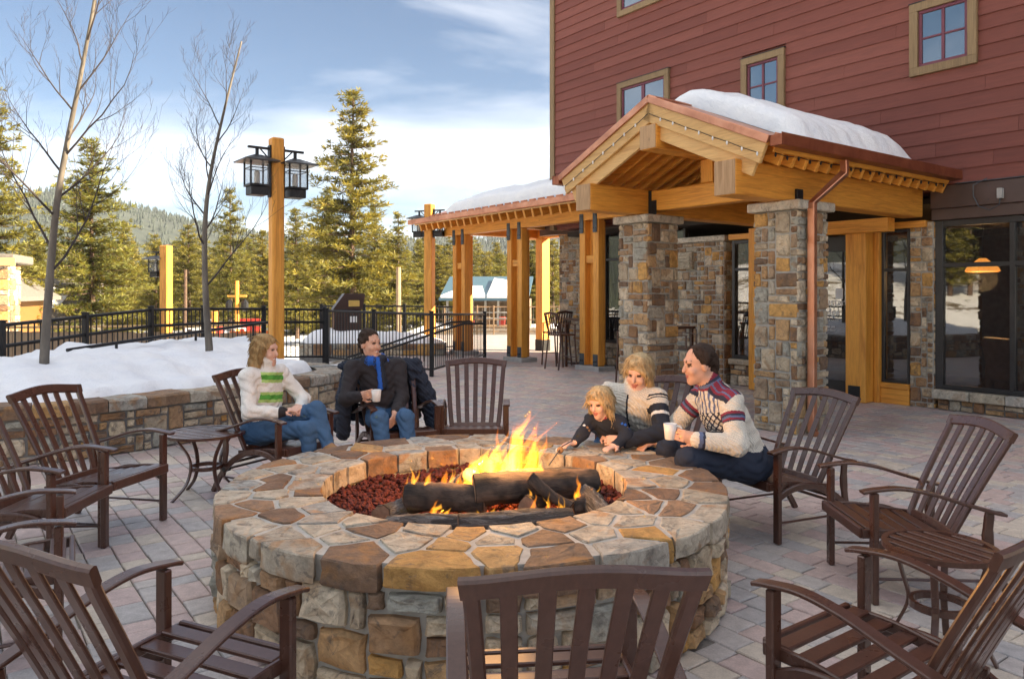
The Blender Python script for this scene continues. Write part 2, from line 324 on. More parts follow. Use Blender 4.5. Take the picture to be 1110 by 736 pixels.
def stone_face(w, h, fn, parent, seed, unit=.075, mat='wall_stone', sizes=SZ, lo=0, name='stone', proud=.022):
    rg = random.Random(seed); nx = max(1, round(w / unit)); ny = max(1, round(h / unit)); ux = w / nx; uy = h / ny
    for (a, b_, c, d) in pack(nx, ny, rg, sizes):
        mk(name, stone(a * ux, lo + b_ * uy, c * ux, lo + d * uy, fn, rg, proud=proud), mat, parent, rg.random())
# building frame: u runs along the red wall away from the camera, v runs into the building
SA, CA = .5955, .8033
PHI = math.atan2(-CA, SA)
def WP(u, v, z=0): return Vector((-SA * u + CA * v, CA * u + SA * v, z))
class BT:
    """a thing in the building frame; boxes are given in (u, v, z)"""
    def __init__(s, name, label, cat, u, v, z=0, group=None):
        s.o = thing(name, label, cat, WP(u, v, z), PHI, group); s.u, s.v, s.z = u, v, z
    def loc(s, u, v, z): return Vector((-(u - s.u), v - s.v, z - s.z))
    def box(s, name, u0, u1, v0, v1, z0, z1, mat, c=.006, parent=None):
        a = s.loc(u0, v0, z0); b_ = s.loc(u1, v1, z1); return mk(name, cbox(a.x, b_.x, a.y, b_.y, a.z, b_.z, c), mat, parent or s.o)
    def bv(s, u0, u1, v0, v1, z0, z1, c=.006):
        a = s.loc(u0, v0, z0); b_ = s.loc(u1, v1, z1); return cbox(a.x, b_.x, a.y, b_.y, a.z, b_.z, c)
def hnoise(x, y, s=1.0):
    return (math.sin(x * 1.3 * s + 1.7) * math.cos(y * 1.1 * s - .6) + .5 * math.sin(x * 2.7 * s - y * 2.1 * s + 2.2) + .3 * math.sin(x * 5.3 * s + y * 4.7 * s))
def sstep(a, b_, x):
    t = max(0, min(1, (x - a) / (b_ - a))); return t * t * (3 - 2 * t)

# ---------------------------------------------------------------- ground
def in_patio(x, y, m=0):
    return (-9 - m < x < 16 + m and -8 - m < y < 9 + m) or (-3.4 - m < x < 16 + m and 5 < y < 29 + m)
def gz(x, y):
    if in_patio(x, y, .6): return -.06
    d = math.hypot(x, y)
    e = min(abs(x + 9) if y < 9 else abs(x + 3.4), 60) if x < 0 else 3
    base = -.06 - 1.35 * sstep(.8, 5, e) if x < -3 else -.06 - .5 * sstep(29.6, 36, y)
    if x < -22: base += min(7, .16 * (-x - 22)) * sstep(22, 13, y)
    return base - .012 * min(d, 150) * sstep(25, 80, d) + .18 * hnoise(x * .12, y * .12) * sstep(12, 40, d)
b = NB('snowy_ground'); v = b.pos(); f = b.noise(v, .12, 5, .6); g = b.noise(v, 1.3, 5, .65)
sn = b.ramp(b.math('ADD', f, b.math('MULTIPLY', b.math('SUBTRACT', g, .5), .5)), [(.40, 0), (.47, 1)])
b.col(b.mix(sn, b.ramp(g, [(.3, (.10, .075, .045)), (.7, (.22, .17, .10))]), (.82, .83, .85))); b.rough(.9); b.bump(g, .4, .05)
rad = [0, 2, 4] + [6 * 1.13 ** i for i in range(52)]; NA = 120; vv = []; ff = []
for r_ in rad:
    for a in range(NA):
        t = 2 * math.pi * a / NA; x, y = r_ * math.cos(t), r_ * math.sin(t); vv.append((x, y, gz(x, y)))
for i in range(len(rad) - 1):
    for a in range(NA): ff.append((i * NA + a, i * NA + NA + a, i * NA + NA + (a + 1) % NA, i * NA + (a + 1) % NA))
tag(mk('ground', (vv, ff), 'snowy_ground', smooth=True), kind='structure')
patio = mk('patio', ([(-9, -8, -.014), (16, -8, -.014), (16, 29, -.014), (-3.4, 29, -.014), (-3.4, 9, -.014), (-9, 9, -.014)], [(0, 1, 2, 3, 4, 5)]), 'joint_sand'); tag(patio, kind='structure')
tag(mk('far_pavement', ([(-3.4, 16.2, -.004), (16, 16.2, -.004), (16, 29, -.004), (-3.4, 29, -.004)], [(0, 1, 2, 3)]), 'far_paving'), kind='structure')
PITC = Vector((-.208, 4.3, 0)); PITR = 1.39
def seen(x, y, m=.6): return y > .25 and abs(x) < .70 * y + m
rg = random.Random(11); pv = []
vrow = -4.0
while vrow < 11.2:
    u = -8.0 + rg.random() * .2
    while u < 20:
        L = rg.choice((.125, .165, .165, .21, .21, .255)); p = WP(u + L / 2, vrow + .0775)
        if seen(p.x, p.y) and p.y < 16.3 and (p - PITC).length > PITR - .05: pv.append((p.y, u, vrow, L))
        u += L
    vrow += .155
def paver(u, v0, L, rg):
    g = .0035; c = .011; u0, u1, v1 = u + g, u + L - g, v0 + .155 - g; v0 += g; dz = rg.uniform(-.0022, .0022); tu, tv = rg.uniform(-.0016, .0016), rg.uniform(-.0016, .0016)
    J = lambda: rg.uniform(-.003, .003); q = [(u0 + J(), v0 + J()), (u1 + J(), v0 + J()), (u1 + J(), v1 + J()), (u0 + J(), v1 + J())]; mu, mv = (u0 + u1) / 2, (v0 + v1) / 2; V = []
    for k, (z, ins) in enumerate(((-.03, 0), (-.007, 0), (-.0015, .004), (0, c))):
        for (a, b_) in q: a2 = a + (ins if a < mu else -ins); b2 = b_ + (ins if b_ < mv else -ins); V.append(WP(a2, b2, z + dz + (tu * (1 if a > mu else -1) + tv * (1 if b_ > mv else -1)) * (k > 0)))
    F = [(k * 4 + (i + 1) % 4, k * 4 + i, k * 4 + 4 + i, k * 4 + 4 + (i + 1) % 4) for k in range(3) for i in range(4)] + [(15, 14, 13, 12)]
    return V, F
pv.sort(key=lambda q: q[0]); mbp = MB()
vis = [q for q in pv if (lambda p: abs(p.x) < .69 * p.y and p.y > 2.6)(WP(q[1], q[2]))]
near = set(id(q) for q in vis[:300])
for q in pv:
    vf = paver(q[1], q[2], q[3], rg); r_ = rg.random()
    if id(q) in near: mk('paver', vf, 'paver', patio, r_)
    else: mbp.add(vf, r_)
tag(mbp.build('pavers', 'paver', patio), kind='stuff')

# ---------------------------------------------------------------- raised planter with stone wall and snow
PW = [(-8.6, 5.35), (-6.6, 6.15), (-4.6, 6.95), (-3.95, 7.45), (-3.5, 8.0), (-3.12, 8.5), (-2.73, 9.15), (-2.42, 9.65), (-2.3, 10.15), (-2.42, 10.7), (-2.95, 11.3), (-3.8, 11.65)]
def resample(P, step):
    P = [Vector((*p, 0)) for p in P]; sm = []
    for i in range(len(P) - 1):
        a, b_, c, d = P[max(i - 1, 0)], P[i], P[i + 1], P[min(i + 2, len(P) - 1)]
        for k in range(12):
            t = k / 12; sm.append(.5 * ((2 * b_) + (c - a) * t + (2 * a - 5 * b_ + 4 * c - d) * t * t + (3 * b_ - a - 3 * c + d) * t ** 3))
    sm.append(P[-1]); return sm
PWS = resample(PW, .1); cum = [0]
for i in range(1, len(PWS)): cum.append(cum[-1] + (PWS[i] - PWS[i - 1]).length)
def on_path(s):
    s = max(0, min(cum[-1] - 1e-4, s)); i = max(k for k in range(len(cum)) if cum[k] <= s); i = min(i, len(PWS) - 2); t = (s - cum[i]) / (cum[i + 1] - cum[i])
    T = (PWS[min(i + 2, len(PWS) - 1)] - PWS[max(i - 1, 0)]).normalized(); return PWS[i].lerp(PWS[i + 1], t), Vector((T.y, -T.x, 0))
def pfn(s, t, n):
    p, N = on_path(s); p = p + N * n; return (p.x, p.y, t)
pl = thing('stone_planter', 'long curving rubble stone planter wall holding the snow bank on the left', 'planter')
core = MB(); NS = 90
for i in range(NS):
    s0, s1 = cum[-1] * i / NS, cum[-1] * (i + 1) / NS; core.add(([pfn(s0, -.05, .0), pfn(s1, -.05, 0), pfn(s1, .515, 0), pfn(s0, .515, 0), pfn(s0, .515, -.38), pfn(s1, .515, -.38)], [(0, 1, 2, 3), (3, 2, 5, 4)]))
core.build('mortar_core', 'dark_mortar', pl)
stone_face(cum[-1], .42, pfn, pl, 21, .085, proud=.028)
rg = random.Random(5); s = 0
while s < cum[-1] - .1:
    L = min(rg.uniform(.24, .48), cum[-1] - s); th_ = .545 + rg.uniform(-.006, .01)
    v_ = []; n_ = 5
    for i in range(n_ + 1):
        q = s + .006 + (L - .012) * i / n_; e = .035 + rg.uniform(-.014, .016)
        v_ += [pfn(q, .425, -.02), pfn(q, .43, e), pfn(q, th_ - .02, e + rg.uniform(-.01, .008)), pfn(q, th_ + rg.uniform(-.004, .004), e - .03), pfn(q, th_, -.36)]
    f_ = [(i * 5 + k, i * 5 + 5 + k, i * 5 + 6 + k, i * 5 + k + 1) for i in range(n_) for k in range(4)] + [(0, 1, 2, 3, 4), tuple(n_ * 5 + k for k in (4, 3, 2, 1, 0))]
    mk('capstone', (v_, f_), 'flag_stone', pl, rg.random()); s += L
POLY = [(p.x, p.y) for p in PWS[::3]] + [(-4.7, 13.4), (-5.7, 12.9), (-6.35, 11.4), (-6.5, 9.8), (-8.7, 8.9)]
def inpoly(x, y, P=POLY):
    c = False; j = len(P) - 1
    for i in range(len(P)):
        if (P[i][1] > y) != (P[j][1] > y) and x < (P[j][0] - P[i][0]) * (y - P[i][1]) / (P[j][1] - P[i][1]) + P[i][0]: c = not c
        j = i
    return c
PW2 = [(p.x, p.y) for p in PWS[::2]]
def wdist(x, y): return min(math.hypot(x - a, y - b_) for a, b_ in PW2)
def snowz(x, y):
    d = wdist(x, y); e = d - .26 - .10 * hnoise(x * 1.6, y * 1.6, 1.1) - .12 * sstep(-3.4, -2.4, x)
    return .50 + .13 * sstep(0, .16, e) + .17 * sstep(.1, 1.5, e) + (.036 * hnoise(x, y, 1.9) + .020 * hnoise(y, x, 5.3)) * sstep(0, .5, e) - .12 * sstep(.03, -.08, e)
vv = []; ff = []; idx = {}; st = .055
xs = np.arange(-8.7, -2.0, st); ys = np.arange(5.2, 13.5, st)
ins_ = {(i, j) for i, x in enumerate(xs) for j, y in enumerate(ys) if abs(x) < .80 * y + .3 and inpoly(x, y)}
for (i, j) in sorted(ins_): idx[(i, j)] = len(vv); vv.append((xs[i], ys[j], snowz(xs[i], ys[j])))
for (i, j) in sorted(ins_):
    q = [(i, j), (i + 1, j), (i + 1, j + 1), (i, j + 1)]
    if all(k in ins_ for k in q): ff.append(tuple(idx[k] for k in q))
sb = mk('snow_bank', (vv, ff), 'snow', smooth=True); tag(sb, 'bank of lumpy white snow filling the raised stone planter', 'snow')
# ---------------------------------------------------------------- the lodge: red wall, windows, ground floor
VW = 10.9
lodge = BT('lodge_building', 'tall lodge with red lap siding, stone base and square windows', 'building', 5.0, VW)
lodge.box('wall', -14, 13.2, VW + .06, VW + 3.2, 3.0, 9.3, 'siding', .01)
WINS = [(4.365, 5.24, 4.63, 5.645, 2), (7.24, 8.08, 4.55, 5.58, 2), (9.70, 11.08, 4.7, 5.83, 3), (9.70, 11.08, 7.17, 8.3, 3)]
rg = random.Random(3); z = 3.065; row = 0
def board(u0, u1, z, h=.2):
    a = lodge.loc(u1, VW, z); b_ = lodge.loc(u0, VW, z); x0, x1 = a.x + .0015, b_.x - .0015; L = x1 - x0; n = max(1, int(L / .8)); y0 = 0
    v_ = []
    for i in range(n + 1):
        x = x0 + L * i / n; w = rg.uniform(-.0012, .0012); v_ += [(x, y0 + .05, a.z + .0), (x, y0 - .004 + w, a.z), (x, y0 + .0 + w, a.z + .004), (x, y0 + .016 + w, a.z + h + .02)]
    f_ = [(i * 4 + k, i * 4 + 4 + k, i * 4 + 5 + k, i * 4 + k + 1) for i in range(n) for k in range(3)] + [(0, 1, 2, 3), (n * 4 + 3, n * 4 + 2, n * 4 + 1, n * 4)]
    mk('siding_board', (v_, f_), 'siding', lodge.o)
while z < 9.15:
    cuts = [-3.0]; u = -3 + rg.uniform(1, 4)
    while u < 12.4: cuts.append(u); u += rg.uniform(2.2, 4.2)
    cuts.append(13.09)
    for i in range(len(cuts) - 1):
        seg = [(cuts[i], cuts[i + 1])]
        for (a, b_, c, d, _) in WINS:
            if z + .1 > c and z + .1 < d:
                seg = [t for (p, q) in seg for t in ((p, min(q, a)), (max(p, b_), q)) if t[1] - t[0] > .03]
        for (p, q) in seg: board(p, q, z)
    z += .1985; row += 1
lodge.box('corner_trim', 13.09, 13.24, VW - .03, VW + .2, 3.0, 9.3, 'trim_wood')
for (u0, u1, z0, z1, n) in WINS:
    t = .115; w = lodge.box('window', u0 + t, u1 - t, VW + .05, VW + .07, z0 + t, z1 - t, 'blind', .002)
    for nm, a in (('trim', (u0, u1, z1 - t, z1)), ('trim', (u0, u1, z0, z0 + t)), ('trim', (u0, u0 + t, z0 + t, z1 - t)), ('trim', (u1 - t, u1, z0 + t, z1 - t))): lodge.box(nm, a[0], a[1], VW - .045, VW + .03, a[2], a[3], 'trim_wood', .004, w)
    a0, a1, c0, c1 = u0 + t, u1 - t, z0 + t, z1 - t; s_ = .045
    lodge.box('head_flashing', u0 - .01, u1 + .01, VW - .052, VW + .02, z1, z1 + .012, 'bronze_frame', .001, w)
    fr = MB()
    for q in ((a0, a1, c1 - s_, c1), (a0, a1, c0, c0 + s_), (a0, a0 + s_, c0 + s_, c1 - s_), (a1 - s_, a1, c0 + s_, c1 - s_)): fr.add(lodge.bv(q[0], q[1], VW - .012, VW + .04, q[2], q[3]))
    mk('sash', (fr.v, fr.f), 'window_paint', w)
    cols = 2; mu = (a0 + a1) / 2; lodge.box('mullion', mu - .02 * (n - 1), mu + .02 * (n - 1), VW - .006, VW + .038, c0 + s_, c1 - s_, 'window_paint', .003, w)
    rows = 2 if n == 2 else 1
    if rows == 2:
        for (p, q) in ((a0 + s_, mu - .02), (mu + .02, a1 - s_)): lodge.box('muntin', p, q, VW - .004, VW + .036, (c0 + c1) / 2 - .014, (c0 + c1) / 2 + .014, 'window_paint', .003, w)
    for (p, q) in ((a0 + s_, mu - .02), (mu + .02, a1 - s_)):
        for k in range(rows):
            h = (c1 - c0 - 2 * s_) / rows; lodge.box('pane', p, q, VW + .012, VW + .022, c0 + s_ + h * k, c0 + s_ + h * (k + 1), 'sky_glass', .001, w)
# brown band over the ground floor
lodge.box('band', -6, 4.93, VW - .09, VW + .1, 2.74, 3.045, 'brown_band'); lodge.box('lower_band', -6, 4.93, VW - .06, VW + .1, 2.585, 2.737, 'brown_band'); lodge.box('band_flashing', -6, 4.6, VW - .11, VW + .04, 3.048, 3.062, 'steel_plate', .003)
for k in range(9):
    for zz_ in (2.80, 2.98): lodge.box('screw', 4.2 - .42 * k, 4.2 - .42 * k + .012, VW - .096, VW - .085, zz_, zz_ + .012, 'steel_plate', .003)
ob = lodge.box('outlet_box', 4.02, 4.08, VW - .17, VW - .09, 2.80, 2.93, 'concrete')
lodge_c = [lodge.loc(4.05, VW - .14, 2.80), lodge.loc(4.06, VW - .14, 2.72), lodge.loc(4.17, VW - .14, 2.66), lodge.loc(4.30, VW - .14, 2.72), lodge.loc(4.36, VW - .15, 2.86), lodge.loc(4.36, VW - .16, 3.0), lodge.loc(4.2, VW - .14, 3.075)]
mk('cable', tube(lodge_c, .008, 6), 'steel_plate', lodge.o)
# big window at the right: sill wall, sill, frames, panes
sw = lodge.box('sill_wall', -3, 4.86, VW - .02, VW + .2, -.05, .15, 'dark_mortar')
def fface(u0, v_, zlo): return lambda s, t, n: tuple(lodge.loc(u0 - s, v_ - n, zlo + t))
stone_face(5.6, .15, fface(4.86, VW - .03, 0), sw, 31, .075, sizes=[(2, 1), (3, 1), (3, 2), (2, 2), (4, 2)])
u = 4.90
while u > -2.5:
    L = rg.uniform(.38, .62); a = lodge.loc(u, VW - .13, .155); b_ = lodge.loc(u - L + .008, VW + .15, .275)
    mk('sill_stone', cbox(a.x, b_.x, a.y, b_.y, a.z, b_.z, .012), 'cap_stone', sw, rg.random()); u -= L
wf = lodge.box('window_frame', 4.80, 4.90, VW - .015, VW + .09, .28, 2.58, 'bronze_frame')
for q in ((-3, 4.80, .28, .345), (-3, 4.80, 2.50, 2.58), (-3, 4.80, 1.94, 2.0)): lodge.box('frame_bar', q[0], q[1], VW - .005, VW + .08, q[2], q[3], 'bronze_frame', .004, wf)
us = [4.80, 3.96, 3.12, 2.28, 1.44, .6, -.24, -1.08]
for i in range(len(us) - 1):
    lodge.box('frame_bar', us[i + 1] - .03, us[i + 1] + .03, VW - .012, VW + .085, .345, 2.50, 'bronze_frame', .004, wf)
    for (c, d) in ((.345, 1.94), (2.0, 2.5)): lodge.box('pane', us[i + 1] + .03, us[i] - (.03 if i else 0), VW + .03, VW + .04, c, d, 'glass', .001, wf)
# stone pier between sidelight and big window
pier = lodge.box('pier', 4.92, 5.235, VW - .02, VW + .3, -.05, 2.58, 'mortar')
stone_face(.315, 2.58, fface(5.235, VW - .025, 0), pier, 32, .07, sizes=[(1, 1), (2, 1), (2, 2), (3, 2), (1, 2), (2, 3)])
stone_face(.3, 2.58, lambda s, t, n: tuple(lodge.loc(4.915 - n, VW - .02 + s, t)), pier, 33, .075)
# sidelight: timber post, panel, window
lodge.box('jamb', 5.64, 5.72, VW - .10, VW + .1, 0, 2.58, 'timber_z'); lodge.box('kick_panel', 5.235, 5.64, VW - .05, VW + .05, 0, .22, 'timber_x'); lodge.box('kick_rail', 5.235, 5.64, VW - .07, VW + .05, .222, .30, 'timber_x')
sw2 = lodge.box('window_frame', 5.235, 5.275, VW - .03, VW + .05, .302, 2.50, 'bronze_frame')
for q in ((5.275, 5.60, .302, .34), (5.275, 5.60, 2.46, 2.50), (5.275, 5.60, 1.90, 1.945)): lodge.box('frame_bar', q[0], q[1], VW - .03, VW + .05, q[2], q[3], 'bronze_frame', .004, sw2)
lodge.box('frame_bar', 5.60, 5.64, VW - .03, VW + .05, .302, 2.50, 'bronze_frame', .004, sw2)
for (c, d) in ((.34, 1.90), (1.945, 2.46)): lodge.box('pane', 5.275, 5.60, VW + .0, VW + .01, c, d, 'glass', .001, sw2)
lodge.box('header', 5.0, 8.3, VW - .08, VW + .2, 2.505, 2.60, 'timber_x')
post = lodge.box('door_post', 5.725, 6.03, VW - .32, VW + .1, 0, 2.60, 'timber_z', .012)
lodge.box('base_plate', 5.80, 5.98, VW - .335, VW - .321, .02, .24, 'black_iron', .003, post)
# the glass door
door = lodge.box('door', 6.04, 6.16, VW - .03, VW + .02, .02, 2.45, 'bronze_frame')
for q in ((6.86, 6.98, .02, 2.45), (6.16, 6.86, .02, .26), (6.16, 6.86, 2.22, 2.45)): lodge.box('door_rail', q[0], q[1], VW - .03, VW + .02, q[2], q[3], 'bronze_frame', .004, door)
lodge.box('pane', 6.16, 6.86, VW - .01, VW, .26, 2.22, 'glass', .001, door)
hp = [lodge.loc(6.80, VW - .03, .95), lodge.loc(6.80, VW - .08, .95), lodge.loc(6.80, VW - .08, 1.25), lodge.loc(6.80, VW - .03, 1.25)]
mk('handle', tube(hp, .012, 6), 'steel_plate', door)
def letters(txt, size, u, z, parent, th_=.002, mat='white_paint', vv_=VW - .014):
    cu = bpy.data.curves.new('lettering', 'FONT'); cu.body = txt; cu.size = size; cu.extrude = th_; cu.align_x = 'CENTER'
    o = bpy.data.objects.new('lettering', cu); C.objects.link(o); dg = bpy.context.evaluated_depsgraph_get(); me = bpy.data.meshes.new_from_object(o.evaluated_get(dg)); bpy.data.objects.remove(o)
    me.materials.clear(); me.materials.append(M_(mat)); q = link('lettering', me, parent); q.location = lodge.loc(u, vv_, z); q.rotation_euler = (R(90), 0, 0); return q
letters('northstar', .155, 6.50, 1.40, door); letters('lodge', .155, 6.46, 1.245, door); letters('RESIDENCE CLUB', .05, 6.50, 1.155, door); letters('please use', .05, 6.47, 1.06, door); letters('other door', .05, 6.47, 1.005, door)
lodge.box('notice', 6.24, 6.36, VW - .016, VW - .012, 1.50, 1.66, 'white_paint', .001, door)
# wall behind the porch: window, stone piers with caps
def back_win(u0, u1, v_, zs, z1):
    w = lodge.box('window_frame', u0, u0 + .06, v_ - .03, v_ + .06, zs, z1, 'bronze_frame')
    for q in ((u1 - .06, u1, zs, z1), (u0 + .06, u1 - .06, zs, zs + .06), (u0 + .06, u1 - .06, z1 - .06, z1), (u0 + .06, u1 - .06, zs + (z1 - zs) * .74, zs + (z1 - zs) * .74 + .05)): lodge.box('frame_bar', q[0], q[1], v_ - .03, v_ + .06, q[2], q[3], 'bronze_frame', .004, w)
    if u1 - u0 > 1.2: lodge.box('frame_bar', (u0 + u1) / 2 - .03, (u0 + u1) / 2 + .03, v_ - .032, v_ + .058, zs + .06, z1 - .06, 'bronze_frame', .004, w)
    lodge.box('pane', u0 + .06, u1 - .06, v_ + .02, v_ + .03, zs + .06, z1 - .06, 'glass', .001, w)
back_win(7.0, 8.28, VW + .02, .46, 2.50)
q_ = lodge.box('sill_wall', 7.0, 8.30, VW - .02, VW + .25, -.05, .36, 'dark_mortar'); stone_face(1.3, .36, fface(8.30, VW - .025, 0), q_, 41, .08); lodge.box('sill', 7.0, 8.30, VW - .09, VW + .2, .363, .455, 'cap_stone', .01, q_)
def pier_block(u0, u1, v0, v1, z1, seed, cap=True):
    p = lodge.box('pier', u0, u1, v0, v1, -.05, z1, 'mortar'); stone_face(u1 - u0, z1, lambda s, t, n: tuple(lodge.loc(u1 - s, v0 - .002 - n, t)), p, seed, .085); stone_face(v1 - v0, z1, lambda s, t, n: tuple(lodge.loc(u0 - .002 - n, v0 + s, t)), p, seed + 1, .085)
    if cap: mk('cap', lodge.bv(u0 - .05, u1 + .05, v0 - .05, v1 + .05, z1 + .003, z1 + .10, .012), 'cap_stone', p, .5)
pier_block(8.42, 9.75, VW - .05, VW + .55, 2.50, 43)
pier_block(13.0, 13.75, 11.6, 12.5, 2.95, 47, False)
lodge.box('vent_hood', 9.05, 9.38, VW - .16, VW - .052, 2.02, 2.33, 'cap_stone', .01)
for k in range(5): lodge.box('vent_slat', 9.07, 9.36, VW - .185, VW - .162, 2.05 + .055 * k, 2.085 + .055 * k, 'cap_stone', .004)
back_win(9.9, 12.2, 11.6, .5, 2.92)
q_ = lodge.box('sill_wall', 9.8, 13.0, 11.56, 11.8, -.05, .40, 'dark_mortar'); stone_face(3.2, .40, fface(13.0, 11.555, 0), q_, 45, .085); lodge.box('sill', 9.8, 13.0, 11.5, 11.75, .403, .495, 'cap_stone', .01, q_)
lodge.box('corner_panel', 12.2, 13.0, 11.6, 11.75, .5, 2.92, 'bronze_frame'); lodge.box('soffit_band', 9.8, 14.2, 11.35, 11.54, 2.95, 3.6, 'brown_band')
# room behind the glass
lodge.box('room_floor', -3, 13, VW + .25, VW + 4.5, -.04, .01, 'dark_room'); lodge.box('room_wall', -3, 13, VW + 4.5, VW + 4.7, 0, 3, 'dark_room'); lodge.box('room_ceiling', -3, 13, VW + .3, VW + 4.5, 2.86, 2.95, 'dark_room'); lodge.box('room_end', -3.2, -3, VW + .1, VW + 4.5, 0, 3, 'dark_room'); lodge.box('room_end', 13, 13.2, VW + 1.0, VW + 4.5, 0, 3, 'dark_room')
# ---------------------------------------------------------------- furniture seen through the glass
def bthing(name, label, cat, u, v_, z=0, rot=0): return thing(name, label, cat, WP(u, v_, z), PHI + rot)
ac = bthing('armchair', 'tan leather armchair inside the room behind the right-hand window', 'armchair', 4.12, VW + .95, .01, R(150))
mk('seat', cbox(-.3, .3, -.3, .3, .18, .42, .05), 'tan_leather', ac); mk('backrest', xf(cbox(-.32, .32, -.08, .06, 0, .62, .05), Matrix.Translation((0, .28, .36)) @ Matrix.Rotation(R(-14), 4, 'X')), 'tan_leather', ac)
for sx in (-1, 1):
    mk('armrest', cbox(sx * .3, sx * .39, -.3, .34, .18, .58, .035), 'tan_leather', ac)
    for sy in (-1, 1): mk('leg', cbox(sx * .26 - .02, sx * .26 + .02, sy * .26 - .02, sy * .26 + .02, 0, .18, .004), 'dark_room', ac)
lp = bthing('pendant_lamp', 'glowing amber pendant lamp hanging inside behind the right window', 'lamp', 5.1, VW + 2.0, 1.93)
mk('shade', lathe([(.05, .20), (.22, .05), (.24, .0), (.21, -.015), (.05, .0)], 18), 'lamp_glow', lp); mk('rod', tube([(0, 0, .20), (0, 0, .93)], .012, 6), 'bronze_frame', lp)
pl_ = bpy.data.lights.new('lamp_light', 'POINT'); pl_.energy = 10; pl_.color = (1, .6, .25); pl_.shadow_soft_size = .2; plo = bpy.data.objects.new('lamp_light', pl_); C.objects.link(plo); plo.parent = lp; plo.location = (0, 0, -.12)
# ---------------------------------------------------------------- entrance porch
UR, V0 = 6.3, 6.705; HS = 1.65; ZA, ZE = 3.90, 3.15
porch = BT('entrance_porch', 'timber gable entrance porch on two rubble stone pillars beside the red wall', 'porch', UR, 7.6)
def pillar(u0, u1, v0, v1, z1, seed):
    p = porch.box('pillar', u0, u1, v0, v1, -.05, z1 - .11, 'mortar'); H = z1 - .11
    for k, (w, fn) in enumerate(((u1 - u0, lambda s, t, n: tuple(porch.loc(u1 - s, v0 - .004 - n, t))), (v1 - v0, lambda s, t, n: tuple(porch.loc(u0 - .004 - n, v0 + s, t))), (v1 - v0, lambda s, t, n: tuple(porch.loc(u1 + .004 + n, v1 - s, t))))): stone_face(w + .03, H, (lambda fn: lambda s, t, n: fn(s - .015, t, n))(fn), p, seed + k, .088)
    mk('capstone', porch.bv(u0 - .075, u1 + .075, v0 - .075, v1 + .075, z1 - .105, z1, .014), 'cap_stone', p, .4)
pillar(4.90, 5.44, 7.60, 8.19, 2.635, 51); pillar(7.16, 7.69, 7.60, 8.19, 2.66, 61)
def endbox(nm, u0, u1, v0, v1, z0, z1, mat):
    o = porch.box(nm, u0, u1, v0, v1, z0, z1, mat, .014); porch.box('end_grain', u0 + .006, u1 - .006, v0 - .004, v0 + .012, z0 + .006, z1 - .006, 'end_grain', .003, o); return o
bm1 = endbox('beam', 5.02, 5.30, 6.66, VW - .1, 2.64, 3.02, 'timber_y'); bm2 = endbox('beam', 7.28, 7.56, 6.66, VW - .1, 2.67, 3.02, 'timber_y'); endbox('ridge_beam', UR - .13, UR + .13, 6.685, VW, 3.31, 3.60, 'timber_y')
porch.box('tie_beam', 5.31, 7.27, 7.76, 7.96, 2.72, 3.0, 'timber_x', .012); porch.box('king_post', UR - .1, UR + .1, 7.77, 7.95, 3.005, 3.305, 'timber_z', .01)
for (u0, u1, o) in ((4.985, 5.018, bm1), (7.235, 7.279, bm2)): porch.box('bracket', u0, u1, 7.74, 7.86, 2.66, 2.78 if o is bm1 else 3.0, 'black_iron', .003, o)
porch.box('bracket', 7.14, 7.26, 7.745, 7.759, 2.68, 2.86, 'black_iron', .003, bm2)
porch.box('back_post', 7.42, 7.62, 10.45, 10.62, .02, 2.64, 'timber_z'); porch.box('back_beam', 5.31, 7.27, 10.4, 10.6, 2.45, 2.64, 'timber_x')
def roofline(u): return ZA - (ZA - ZE) * abs(u - UR) / HS
sl_ = math.atan2(ZA - ZE, HS)
def slope_box(nm, side, s0, s1, v0, v1, t0, t1, mat, c=.006, parent=None):
    """box on one roof slope: s measured down the slope from the ridge, t above the slope plane"""
    vf = cbox(s0, s1, v0 - porch.v, v1 - porch.v, t0, t1, c); out_ = []
    for (x, y, z_) in vf[0]:
        du = x * math.cos(sl_) + z_ * math.sin(sl_); zz_ = ZA - x * math.sin(sl_) + z_ * math.cos(sl_); out_.append((-side * du, y, zz_))
    f_ = vf[1] if side < 0 else [tuple(reversed(q)) for q in vf[1]]
    return mk(nm, (out_, f_), mat, parent or porch.o)
SL = HS / math.cos(sl_)
